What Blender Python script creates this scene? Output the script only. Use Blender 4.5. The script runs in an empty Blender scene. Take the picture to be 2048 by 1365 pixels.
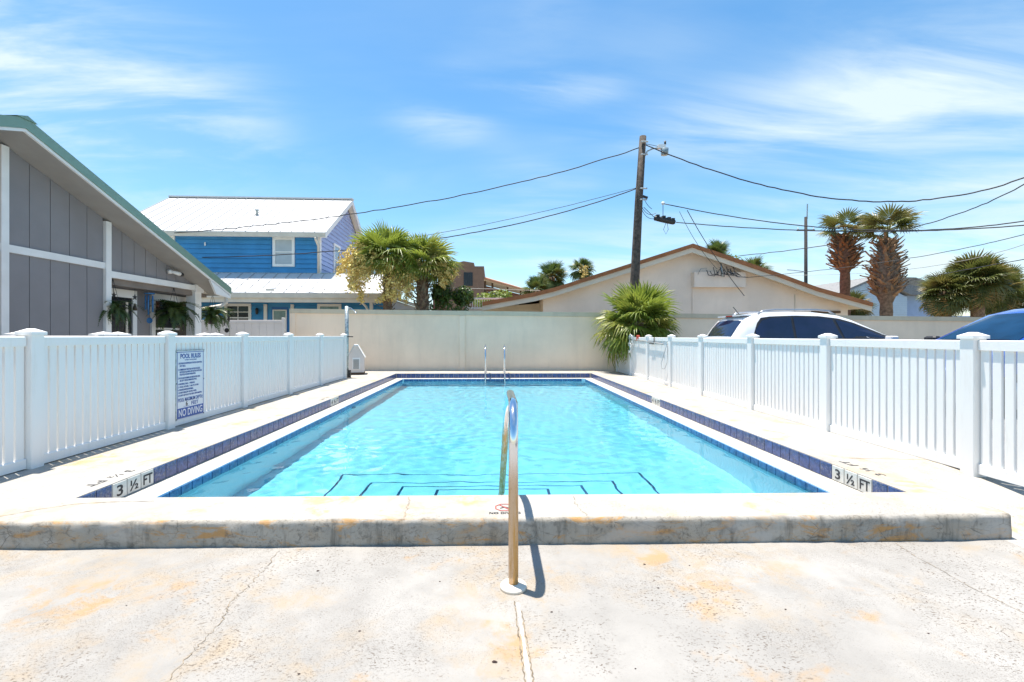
import bpy, math, random
from mathutils import Vector, Matrix, noise

R = math.radians
SC = bpy.context.scene
COL = SC.collection

# ------------------------------------------------------------------ camera
cam_data = bpy.data.cameras.new('camera')
cam = bpy.data.objects.new('camera', cam_data)
COL.objects.link(cam)
cam.location = (0, 0, 1.22)
cam.rotation_euler = (R(90), 0, R(-1.15))
cam_data.sensor_width = 36.0
cam_data.lens = 16.0
cam_data.shift_x = 0.0101
cam_data.shift_y = -0.0049
cam_data.clip_start = 0.05
cam_data.clip_end = 3000
SC.camera = cam

# ------------------------------------------------------------------ sun and sky
SUN_DIR = Vector((-0.150, 0.095, 0.985)).normalized()        # towards the sun: high, a little left and ahead
sun_data = bpy.data.lights.new('sun', 'SUN')
sun_data.energy = 3.5
sun_data.angle = R(0.53)
sun_data.color = (1.0, 0.93, 0.83)
sun = bpy.data.objects.new('sun', sun_data)
COL.objects.link(sun)
sun.rotation_euler = SUN_DIR.to_track_quat('Z', 'Y').to_euler()
sun.location = (0, 0, 30)

world = bpy.data.worlds.new('World')
SC.world = world
world.use_nodes = True
WT = world.node_tree
WT.nodes.clear()


def build_world():
    nd, lk = WT.nodes, WT.links

    def n(t, **kw):
        x = nd.new(t)
        for k, v in kw.items():
            setattr(x, k, v)
        return x

    def vmath(op, a, b=None):
        x = n('ShaderNodeVectorMath', operation=op)
        for i, s in enumerate((a, b)):
            if s is None:
                continue
            if hasattr(s, 'is_linked'):
                lk.new(s, x.inputs[i])
            else:
                x.inputs[i].default_value = s
        return x

    def fmath(op, a, b=None, clamp=False):
        x = n('ShaderNodeMath', operation=op, use_clamp=clamp)
        for i, s in enumerate((a, b)):
            if s is None:
                continue
            if hasattr(s, 'is_linked'):
                lk.new(s, x.inputs[i])
            else:
                x.inputs[i].default_value = s
        return x.outputs[0]

    sky = n('ShaderNodeTexSky', sky_type='NISHITA')
    sky.sun_disc = False
    sky.sun_elevation = math.asin(SUN_DIR.z)
    sky.sun_rotation = math.atan2(SUN_DIR.x, SUN_DIR.y)
    sky.altitude = 0
    sky.air_density = 1.0
    sky.dust_density = 0.6
    sky.ozone_density = 1.5
    geo = n('ShaderNodeTexCoord')
    d = vmath('NORMALIZE', geo.outputs['Generated']).outputs[0]
    sep = n('ShaderNodeSeparateXYZ')
    lk.new(d, sep.inputs[0])
    # thin cirrus lies on a high flat layer: project the direction onto it
    zz = fmath('ADD', fmath('MAXIMUM', sep.outputs['Z'], 0.0), 0.16)
    px = fmath('DIVIDE', sep.outputs['X'], zz)
    py = fmath('DIVIDE', sep.outputs['Y'], zz)
    cmb = n('ShaderNodeCombineXYZ')
    lk.new(px, cmb.inputs[0])
    lk.new(py, cmb.inputs[1])
    mp = n('ShaderNodeMapping')
    mp.inputs['Rotation'].default_value = (0, 0, R(-24))
    mp.inputs['Scale'].default_value = (0.50, 1.55, 1)
    mp.inputs['Location'].default_value = (3.3, 1.4, 0)
    lk.new(cmb.outputs[0], mp.inputs[0])
    warp = n('ShaderNodeTexNoise')
    warp.inputs['Scale'].default_value = 0.8
    warp.inputs['Detail'].default_value = 2
    lk.new(mp.outputs[0], warp.inputs['Vector'])
    wv = vmath('ADD', mp.outputs[0], vmath('SCALE', warp.outputs['Color']).outputs[0])
    wv.inputs[1].links[0].from_node.inputs['Scale'].default_value = 1.1
    fine = n('ShaderNodeTexNoise')
    fine.inputs['Scale'].default_value = 1.9
    fine.inputs['Detail'].default_value = 10
    fine.inputs['Roughness'].default_value = 0.57
    lk.new(wv.outputs[0], fine.inputs['Vector'])
    # broader banks of cloud: direction, half-size across and up, weight
    banks = [((-0.78, 0.92, 0.50), (0.20, 0.13), 0.60), ((-0.95, 0.95, 0.44), (0.30, 0.12), 0.35), ((0.62, 0.86, 0.44), (0.26, 0.06), 0.38),
             ((1.0, 0.85, 0.42), (0.36, 0.10), 0.44), ((0.85, 0.80, 0.60), (0.20, 0.14), 0.30), ((0.12, 0.92, 0.49), (0.12, 0.028), 0.42),
             ((-0.10, 0.95, 0.44), (0.10, 0.035), 0.36), ((0.70, 0.90, 0.15), (0.75, 0.11), 0.55)]
    total = None
    for c, (sx, sz), w in banks:
        cv = Vector(c).normalized()
        df = vmath('SUBTRACT', d, tuple(cv))
        ml = vmath('MULTIPLY', df.outputs[0], (1 / sx, 1 / max(sx, .2), 1 / sz))
        ln = vmath('LENGTH', ml.outputs[0])
        mr = n('ShaderNodeMapRange', interpolation_type='SMOOTHERSTEP')
        mr.inputs['From Min'].default_value = 0.0
        mr.inputs['From Max'].default_value = 1.7
        mr.inputs['To Min'].default_value = w * .84
        mr.inputs['To Max'].default_value = 0.0
        lk.new(ln.outputs['Value'], mr.inputs['Value'])
        total = mr.outputs[0] if total is None else fmath('ADD', total, mr.outputs[0])
    f1 = n('ShaderNodeMapRange', interpolation_type='SMOOTHSTEP')
    f1.inputs['From Min'].default_value = 0.36
    f1.inputs['From Max'].default_value = 0.70
    lk.new(fine.outputs['Fac'], f1.inputs['Value'])
    bn = n('ShaderNodeTexNoise')
    bn.inputs['Scale'].default_value = 0.7
    bn.inputs['Detail'].default_value = 3
    lk.new(cmb.outputs[0], bn.inputs['Vector'])
    bm_ = n('ShaderNodeMapRange', interpolation_type='SMOOTHSTEP')
    bm_.inputs['From Min'].default_value = 0.46
    bm_.inputs['From Max'].default_value = 0.68
    lk.new(bn.outputs['Fac'], bm_.inputs['Value'])
    broad = bm_.outputs[0]
    mod = fmath('ADD', fmath('MULTIPLY', f1.outputs[0], 1.55), 0.12)
    cloud = fmath('ADD', fmath('MULTIPLY', total, mod), fmath('MULTIPLY', f1.outputs[0], fmath('ADD', fmath('MULTIPLY', broad, 0.42), 0.05)))
    cloud = fmath('MINIMUM', cloud, 0.88)
    above = n('ShaderNodeMapRange')
    above.inputs['From Min'].default_value = -0.02
    above.inputs['From Max'].default_value = 0.06
    lk.new(sep.outputs['Z'], above.inputs['Value'])
    cloud = fmath('MULTIPLY', cloud, above.outputs[0])
    mix = n('ShaderNodeMix', data_type='RGBA')
    lk.new(cloud, mix.inputs['Factor'])
    hs = n('ShaderNodeHueSaturation')
    hs.inputs['Saturation'].default_value = 1.27
    hs.inputs['Hue'].default_value = 0.490
    lk.new(sky.outputs[0], hs.inputs['Color'])
    lk.new(hs.outputs[0], mix.inputs['A'])
    mix.inputs['B'].default_value = (4.0, 4.6, 4.75, 1)
    bg = n('ShaderNodeBackground')
    bg.inputs['Strength'].default_value = 0.087
    lk.new(mix.outputs['Result'], bg.inputs['Color'])
    out = n('ShaderNodeOutputWorld')
    lk.new(bg.outputs[0], out.inputs['Surface'])


build_world()

vs = SC.view_settings
vs.view_transform = 'Standard'
vs.look = 'None'
vs.exposure = 1.38
vs.gamma = 1.0
vs.use_curve_mapping = False
SC.render.engine = 'CYCLES'
cy = SC.cycles
cy.use_denoising = True
cy.max_bounces = 10
cy.diffuse_bounces = 4
cy.glossy_bounces = 4
cy.transmission_bounces = 8
cy.transparent_max_bounces = 16
cy.sample_clamp_indirect = 6.0
cy.caustics_refractive = True
cy.caustics_reflective = False
cy.blur_glossy = 0.5


# ------------------------------------------------------------------ materials
class Nodes:
    """small helper for building a node material"""

    def __init__(self, name):
        self.m = bpy.data.materials.new(name)
        self.m.use_nodes = True
        self.t = self.m.node_tree
        self.t.nodes.clear()
        self.out = self.t.nodes.new('ShaderNodeOutputMaterial')
        self.co = self.t.nodes.new('ShaderNodeTexCoord')

    def n(self, t, **kw):
        x = self.t.nodes.new(t)
        for k, v in kw.items():
            setattr(x, k, v)
        return x

    def link(self, a, b):
        self.t.links.new(a, b)

    def put(self, sock, v):
        if hasattr(v, 'is_linked'):
            self.link(v, sock)
        else:
            sock.default_value = v

    def mapped(self, scale=(1, 1, 1), rot=(0, 0, 0), src='Object', loc=(0, 0, 0)):
        mp = self.n('ShaderNodeMapping')
        mp.inputs['Scale'].default_value = scale
        mp.inputs['Rotation'].default_value = rot
        mp.inputs['Location'].default_value = loc
        self.link(self.co.outputs[src], mp.inputs[0])
        return mp.outputs[0]

    def noise(self, vec, scale, detail=4, rough=.55, dist=0.0):
        x = self.n('ShaderNodeTexNoise')
        self.link(vec, x.inputs['Vector'])
        x.inputs['Scale'].default_value = scale
        x.inputs['Detail'].default_value = detail
        x.inputs['Roughness'].default_value = rough
        x.inputs['Distortion'].default_value = dist
        return x.outputs['Fac']

    def voronoi(self, vec, scale, feature='F1', rand=1.0):
        x = self.n('ShaderNodeTexVoronoi', feature=feature)
        self.link(vec, x.inputs['Vector'])
        x.inputs['Scale'].default_value = scale
        x.inputs['Randomness'].default_value = rand
        return x.outputs['Distance']

    def ramp(self, fac, lo, hi, a=0.0, b=1.0, smooth=True):
        x = self.n('ShaderNodeMapRange', interpolation_type='SMOOTHSTEP' if smooth else 'LINEAR')
        self.link(fac, x.inputs['Value'])
        x.inputs['From Min'].default_value = lo
        x.inputs['From Max'].default_value = hi
        x.inputs['To Min'].default_value = a
        x.inputs['To Max'].default_value = b
        return x.outputs[0]

    def math(self, op, a, b=0.0, clamp=False):
        x = self.n('ShaderNodeMath', operation=op, use_clamp=clamp)
        self.put(x.inputs[0], a)
        self.put(x.inputs[1], b)
        return x.outputs[0]

    def mix(self, fac, a, b, blend='MIX'):
        x = self.n('ShaderNodeMix', data_type='RGBA', blend_type=blend)
        self.put(x.inputs['Factor'], fac)
        for s, v in (('A', a), ('B', b)):
            if not hasattr(v, 'is_linked') and len(v) == 3:
                v = (*v, 1)
            self.put(x.inputs[s], v)
        return x.outputs['Result']

    def bump(self, h, strength=.3, dist=.01):
        x = self.n('ShaderNodeBump')
        x.inputs['Strength'].default_value = strength
        x.inputs['Distance'].default_value = dist
        self.link(h, x.inputs['Height'])
        return x.outputs[0]

    def principled(self, color, rough=.6, metal=0.0, spec=.5, normal=None, **kw):
        p = self.n('ShaderNodeBsdfPrincipled')
        if not hasattr(color, 'is_linked') and len(color) == 3:
            color = (*color, 1)
        self.put(p.inputs['Base Color'], color)
        self.put(p.inputs['Roughness'], rough)
        self.put(p.inputs['Metallic'], metal)
        p.inputs['Specular IOR Level'].default_value = spec
        if normal is not None:
            self.link(normal, p.inputs['Normal'])
        for k, v in kw.items():
            self.put(p.inputs[k.replace('_', ' ')], v)
        return p

    def finish(self, shader):
        self.link(shader.outputs[0], self.out.inputs['Surface'])
        return self.m


M = {}


def plain(name, color, rough=.6, metal=0.0, spec=.5, var=.12, scale=3.0, bump=0.0, bscale=40.0, rand=0.0, **kw):
    k = Nodes(name)
    v = k.mapped()
    f = k.noise(v, scale, 5)
    dark = tuple(c * (1 - var) for c in color)
    lite = tuple(min(1, c * (1 + var)) for c in color)
    c = k.mix(k.ramp(f, .3, .7), dark, lite)
    if rand:
        oi = k.n('ShaderNodeObjectInfo')
        c = k.mix(k.math('MULTIPLY', oi.outputs['Random'], rand), c, tuple(x * .45 for x in color))
    nm = None
    if bump:
        nm = k.bump(k.noise(v, bscale, 5), bump, .004)
    M[name] = k.finish(k.principled(c, rough, metal, spec, nm, **kw))
    return M[name]


def concrete(name, base, pit=1.0, stain=1.0, streak=0.0):
    k = Nodes(name)
    v = k.mapped()
    big = k.noise(v, .8, 5, .6)
    mid = k.noise(v, 5.0, 6, .65)
    cl = k.mix(k.ramp(big, .30, .70), tuple(c * .86 for c in base), tuple(min(.86, c * 1.08) for c in base))
    cl = k.mix(k.ramp(mid, .35, .75, 0, .60), cl, tuple(c * .72 for c in base))
    # pale tan and rust-orange staining in patches
    vs_ = k.mapped((1, 1, 1), loc=(7.3, 2.1, 0))
    s1 = k.noise(vs_, 1.1, 7, .62, .3)
    s2 = k.noise(vs_, 5.5, 6, .7, .6)
    tan = k.math('MULTIPLY', k.ramp(s1, .47, .64), k.ramp(s2, .36, .64), True)
    cl = k.mix(k.math('MULTIPLY', tan, .85 * stain, True), cl, tuple(b_ * f_ for b_, f_ in zip(base, (1.02, .86, .66))))
    s3 = k.noise(vs_, 1.9, 7, .6, .5)
    rust = k.math('MULTIPLY', k.ramp(s3, .55, .66), k.ramp(s2, .40, .58), True)
    cl = k.mix(k.math('MULTIPLY', rust, .62 * stain, True), cl, tuple(b_ * f_ for b_, f_ in zip(base, (1.12, .72, .32))))
    # pits: grouped small dark holes
    vp = k.mapped((1.0, 1.5, 1))
    wob = k.n('ShaderNodeTexNoise')
    k.link(vp, wob.inputs['Vector'])
    wob.inputs['Scale'].default_value = 22
    sc_ = k.n('ShaderNodeVectorMath', operation='SCALE')
    k.link(wob.outputs['Color'], sc_.inputs[0])
    sc_.inputs['Scale'].default_value = .035
    ad = k.n('ShaderNodeVectorMath', operation='ADD')
    k.link(vp, ad.inputs[0])
    k.link(sc_.outputs[0], ad.inputs[1])
    grp = k.ramp(k.noise(v, 1.3, 7, .70), .44, .60)
    pa = k.ramp(k.noise(ad.outputs[0], 62, 4, .6), .57, .66)
    pb = k.ramp(k.noise(ad.outputs[0], 150, 3, .55), .57, .68)
    pc = k.ramp(k.noise(ad.outputs[0], 24, 3, .6), .665, .72)
    pits = k.math('MAXIMUM', k.math('MULTIPLY', pa, grp), k.math('MULTIPLY', k.math('MULTIPLY', pb, .75), k.ramp(k.noise(k.mapped(loc=(3, 8, 0)), 1.0, 6, .7), .42, .62, .05, 1)), True)
    pits = k.math('MAXIMUM', pits, k.math('MULTIPLY', pc, grp), True)
    cl = k.mix(k.math('MULTIPLY', pits, .92 * pit, True), cl, (.13, .10, .075))
    h = k.math('SUBTRACT', k.math('MULTIPLY', k.noise(v, 60, 5, .6), .5), k.math('MULTIPLY', pits, .8 * pit))
    if streak:
        vz = k.mapped((9, 9, 1.0))
        st = k.noise(vz, 1.4, 6, .65, .2)
        cl = k.mix(k.ramp(st, .50, .72, 0, streak), cl, (.13, .12, .10))
        st2 = k.noise(k.mapped((2.0, 2.0, 7), loc=(4, 1, 2)), 1.3, 7, .72, .9)
        cl = k.mix(k.ramp(st2, .51, .62, 0, streak), cl, (.46, .25, .085))
        st3 = k.noise(k.mapped((14, 14, 16), loc=(1, 3, 5)), 1.0, 6, .7, 1.2)
        cl = k.mix(k.ramp(st3, .50, .68, 0, streak * .8), cl, (.13, .12, .105))
        st4 = k.noise(k.mapped((3, 3, 5), loc=(9, 3, 5)), 1.0, 5, .6)
        cl = k.mix(k.ramp(st4, .48, .66, 0, .55), cl, (.47, .45, .42))
        cr = k.voronoi(k.mapped((1, 1, 1.6)), 6.5, 'DISTANCE_TO_EDGE')
        crm = k.math('MULTIPLY', k.ramp(cr, .0, .02, 1, 0), k.ramp(k.noise(v, 3.0, 5), .52, .62))
        cl = k.mix(k.math('MULTIPLY', crm, .55), cl, (.07, .06, .05))
    nm = k.bump(h, .55, .006)
    M[name] = k.finish(k.principled(cl, .85, 0, .25, nm))
    return M[name]


concrete('patio_concrete', (.325, .312, .292), 1.0, 1.0)
concrete('deck_concrete', (.405, .388, .355), .60, 1.0)
concrete('bare_concrete', (.39, .36, .31), .6, .6, .85)
plain('grout', (.62, .60, .56), .9, var=.2, scale=14)
plain('crack_dirt', (.23, .18, .12), .95, var=.4, scale=12)
plain('joint_filler', (.66, .64, .60), .8, var=.15, scale=10)
plain('ground_soil', (.30, .27, .20), .95, var=.3, scale=.4, bump=.3)
plain('asphalt', (.16, .16, .16), .9, var=.2, scale=2, bump=.4, bscale=160)
plain('vinyl_tan', (.66, .60, .56), .45, var=.05, scale=2)
plain('white_paint', (.78, .78, .77), .5, var=.05, scale=2)
plain('cream_paint', (.66, .60, .51), .6, var=.08, scale=2)
plain('pool_plaster', (.74, .88, .93), .6, var=.03, scale=1.5)
plain('ledge_paint', (.45, .43, .39), .7, var=.12, scale=4, bump=.2)
plain('dark_trim_tile', (.22, .42, .56), .25, var=.3, scale=20)
plain('chrome', (.74, .75, .78), .12, 1.0, var=.03)
plain('galvanized', (.36, .41, .42), .45, .55, var=.35, scale=18)
plain('black_plastic', (.02, .02, .022), .5, var=.3)
plain('cable_rubber', (.018, .018, .022), .6, var=.3)
plain('brass_dark', (.05, .04, .03), .5, .4)
plain('red_plastic', (.55, .06, .03), .45)
plain('sign_white', (.76, .77, .80), .4, var=.02)
plain('sign_blue', (.035, .10, .36), .4, var=.05)
plain('ink_black', (.025, .025, .03), .6, var=.2)
plain('ink_worn', (.05, .05, .055), .8, var=.5, scale=60)
plain('ink_red', (.42, .07, .06), .7, var=.3, scale=40)
plain('marker_tile', (.64, .62, .57), .3, var=.08, scale=20)
plain('grey_siding', (.235, .225, .235), .7, var=.05, scale=1.4, bump=.15, bscale=60)
plain('grey_soffit', (.33, .315, .30), .75, var=.05)
plain('green_metal', (.20, .315, .255), .4, .25, var=.06, scale=2)
plain('white_metal_roof', (.58, .58, .58), .42, .0, var=.02, scale=1)
plain('seam_grey', (.40, .40, .41), .5, var=.05)
plain('blue_siding', (.045, .255, .53), .55, var=.10, scale=1.2)
plain('blue_door_paint', (.02, .14, .42), .5, var=.05)
plain('periwinkle_siding', (.36, .43, .66), .55, var=.06, scale=1.2)
plain('window_glass', (.22, .29, .33), .08, 0, .8, var=.25, scale=1.0)
plain('dark_glass', (.02, .022, .026), .08, 0, .35, var=.3, scale=1.0)
plain('blind_white', (.42, .48, .52), .5, var=.05)
plain('brick_red', (.16, .06, .045), .8, var=.2)
plain('brown_stucco', (.22, .135, .095), .9, var=.10, scale=2, bump=.3)
plain('brown_roof', (.33, .130, .050), .75, var=.16, scale=3)
plain('terracotta', (.42, .20, .11), .8, var=.2, scale=3)
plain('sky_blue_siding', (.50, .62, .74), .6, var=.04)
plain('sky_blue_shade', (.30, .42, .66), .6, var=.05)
plain('shingle_grey', (.22, .22, .22), .9, var=.2, scale=8)
plain('pole_wood', (.075, .060, .050), .9, var=.45, scale=9, bump=.6, bscale=26)
plain('pole_far', (.035, .032, .030), .9, var=.3, scale=9)
plain('palm_bark', (.19, .125, .082), .95, var=.4, scale=9, bump=.9, bscale=22)
plain('palm_bark_red', (.18, .098, .060), .95, var=.35, scale=9, bump=.9, bscale=22)
plain('boot_tan', (.30, .185, .105), .9, var=.3, scale=9, rand=.75)
plain('boot_rust', (.30, .165, .085), .9, var=.35, scale=9, rand=.8)
plain('boot_grey', (.26, .225, .165), .9, var=.3, scale=9, rand=.7)
plain('flower_cream', (.90, .65, .23), .7, var=.30, scale=6, rand=.25)
plain('flower_stem', (.40, .33, .08), .7, var=.2)
plain('tyre_rubber', (.02, .02, .02), .85)
plain('alloy', (.5, .5, .52), .3, .9)
plain('car_white', (.78, .79, .81), .22, .0, .6, var=.01, Coat_Weight=.6)
plain('car_blue', (.008, .07, .40), .28, .1, .4, var=.02, Coat_Weight=.8)
plain('car_glass_dark', (.010, .013, .040), .04, 0, .9, var=.2)
plain('car_glass_blue', (.004, .024, .06), .05, 0, .4, var=.3)
plain('rail_silver', (.45, .46, .48), .3, .8)
plain('tail_lamp', (.35, .015, .01), .2)
plain('chime_blue', (.045, .19, .45), .35, .2)
plain('leaf_debris', (.05, .028, .022), .9, var=.3)
plain('wood_brown', (.12, .07, .04), .8, var=.3)
plain('skimmer_grey', (.30, .30, .29), .5, .3)
plain('pane_teal', (.16, .24, .25), .1, 0, .8, var=.3)
plain('interior_wood', (.20, .17, .15), .8, var=.1)


def blue_tile(name, a, b, worn):
    k = Nodes(name)
    v = k.mapped()
    oi = k.n('ShaderNodeObjectInfo')
    off = k.n('ShaderNodeVectorMath', operation='ADD')
    k.link(v, off.inputs[0])
    k.link(oi.outputs['Location'], off.inputs[1])
    f = k.noise(off.outputs[0], 16, 6, .68, .8)
    c = k.mix(k.ramp(f, .36, .66), a, b)
    w = k.math('MULTIPLY', k.ramp(k.noise(off.outputs[0], 38, 5, .7, .5), .48, .70), k.ramp(oi.outputs['Random'], .15, .8, .12, 1.0))
    c = k.mix(k.math('MULTIPLY', w, worn), c, (.30, .30, .33))
    c = k.mix(k.math('MULTIPLY', oi.outputs['Random'], .38), c, (.05, .07, .15))
    M[name] = k.finish(k.principled(c, .26, 0, .5, k.bump(f, .1, .002)))


blue_tile('tile_blue', (.020, .040, .135), (.055, .105, .31), .85)
blue_tile('tile_waterline', (.03, .10, .26), (.07, .22, .46), .5)


def stucco(name, base, dirt):
    k = Nodes(name)
    v = k.mapped()
    big = k.noise(v, .45, 5, .6)
    c = k.mix(k.ramp(big, .3, .7), tuple(x * .90 for x in base), tuple(x * 1.07 for x in base))
    st = k.noise(k.mapped((1.3, 1.3, .22)), 2.2, 6, .62)
    c = k.mix(k.ramp(st, .45, .8, 0, dirt), c, tuple(x * .62 for x in base))
    M[name] = k.finish(k.principled(c, .9, 0, .2, k.bump(k.noise(v, 42, 6, .6), .55, .012)))


stucco('wall_stucco', (.88, .71, .545), .24)
stucco('wall_cap', (.60, .52, .39), .45)
stucco('house_stucco', (.84, .73, .64), .14)
stucco('fascia_tan', (.68, .62, .52), .15)


def leaf_mat(name, a, b, tip, trans=.25):
    k = Nodes(name)
    oi = k.n('ShaderNodeObjectInfo')
    v = k.mapped(src='Generated')
    f = k.noise(k.mapped(), 6.0, 4)
    c = k.mix(k.ramp(f, .3, .7), a, b)
    c = k.mix(k.ramp(oi.outputs['Random'], .55, 1.0, 0, .8), c, tip)
    p = k.principled(c, .42, 0, .45)
    tr = k.n('ShaderNodeBsdfTranslucent')
    k.link(k.mix(.5, c, tuple(min(1, x * 2.2) for x in b)), tr.inputs['Color'])
    ms = k.n('ShaderNodeMixShader')
    ms.inputs[0].default_value = trans
    k.link(p.outputs[0], ms.inputs[1])
    k.link(tr.outputs[0], ms.inputs[2])
    M[name] = k.finish(ms)


leaf_mat('frond_green', (.10, .145, .020), (.215, .265, .040), (.29, .26, .06), .30)
leaf_mat('frond_deep', (.035, .070, .016), (.085, .130, .030), (.16, .17, .05), .22)
leaf_mat('frond_olive', (.055, .075, .018), (.135, .150, .036), (.24, .165, .055), .2)
leaf_mat('frond_dead', (.30, .18, .06), (.46, .30, .11), (.36, .2, .08), .2)
leaf_mat('shrub_leaf', (.022, .048, .010), (.085, .140, .018), (.16, .20, .03), .25)
leaf_mat('fern_leaf', (.022, .048, .012), (.060, .105, .025), (.10, .12, .03), .25)


def stain_reflection_steel():
    k = Nodes('rail_steel')
    g = k.n('ShaderNodeNewGeometry')
    v = k.mapped()
    st = k.ramp(k.noise(k.mapped((30, 30, 2.5)), 1.0, 6, .7), .36, .64)
    sp = k.ramp(k.noise(v, 190, 4, .6), .58, .70)
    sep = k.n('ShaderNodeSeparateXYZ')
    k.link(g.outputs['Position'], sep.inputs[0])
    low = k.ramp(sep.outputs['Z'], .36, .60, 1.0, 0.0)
    # mineral and rust stain plus the patio's reflection, painted on the lower post
    stain_reflection = k.math('MULTIPLY', low, k.ramp(st, 0, 1, .72, 1.0), True)
    c = k.mix(stain_reflection, (.72, .74, .78), (.50, .29, .095))
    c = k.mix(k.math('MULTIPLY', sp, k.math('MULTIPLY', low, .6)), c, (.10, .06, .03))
    rgh = k.ramp(stain_reflection, 0, 1, .10, .40)
    M['rail_steel'] = k.finish(k.principled(c, rgh, k.ramp(stain_reflection, 0, 1, 1.0, .55), .5))


stain_reflection_steel()


def vinyl():
    k = Nodes('vinyl')
    oi = k.n('ShaderNodeObjectInfo')
    g = k.n('ShaderNodeNewGeometry')
    off = k.n('ShaderNodeVectorMath', operation='MULTIPLY')
    k.link(g.outputs['Position'], off.inputs[0])
    off.inputs[1].default_value = (9, 9, 1.2)
    st = k.noise(off.outputs[0], 1.6, 6, .66)
    sp = k.noise(g.outputs['Position'], 26, 5, .7)
    c = k.mix(k.math('MULTIPLY', oi.outputs['Random'], .5), (.86, .845, .82), (.82, .80, .765))
    c = k.mix(k.ramp(st, .50, .76, 0, .30), c, (.66, .62, .54))
    c = k.mix(k.ramp(sp, .66, .78, 0, .35), c, (.48, .43, .36))
    M['vinyl'] = k.finish(k.principled(c, k.ramp(st, .3, .8, .34, .55), 0, .45, k.bump(k.noise(g.outputs['Position'], 3, 3), .05, .01)))


vinyl()


def water_mat():
    k = Nodes('pool_water')
    rf = k.n('ShaderNodeBsdfRefraction')
    rf.inputs['Color'].default_value = (.45, .82, .91, 1)
    rf.inputs['Roughness'].default_value = 0
    rf.inputs['IOR'].default_value = 1.33
    gl = k.n('ShaderNodeBsdfGlossy')
    gl.inputs['Color'].default_value = (1, 1, 1, 1)
    gl.inputs['Roughness'].default_value = 0.02
    fr = k.n('ShaderNodeFresnel')
    fr.inputs['IOR'].default_value = 1.33
    ms = k.n('ShaderNodeMixShader')
    k.link(fr.outputs[0], ms.inputs[0])
    k.link(rf.outputs[0], ms.inputs[1])
    k.link(gl.outputs[0], ms.inputs[2])
    M['pool_water'] = k.finish(ms)


water_mat()


# ------------------------------------------------------------------ mesh helpers
def setp(o, label=None, cat=None, group=None, kind=None):
    for a, b in (('label', label), ('category', cat), ('group', group), ('kind', kind)):
        if b:
            o[a] = b
    return o


def empty(name, loc, label, cat, group=None, rz=0.0):
    o = bpy.data.objects.new(name, None)
    COL.objects.link(o)
    o.location = loc
    o.rotation_euler = (0, 0, rz)
    return setp(o, label, cat, group)


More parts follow.
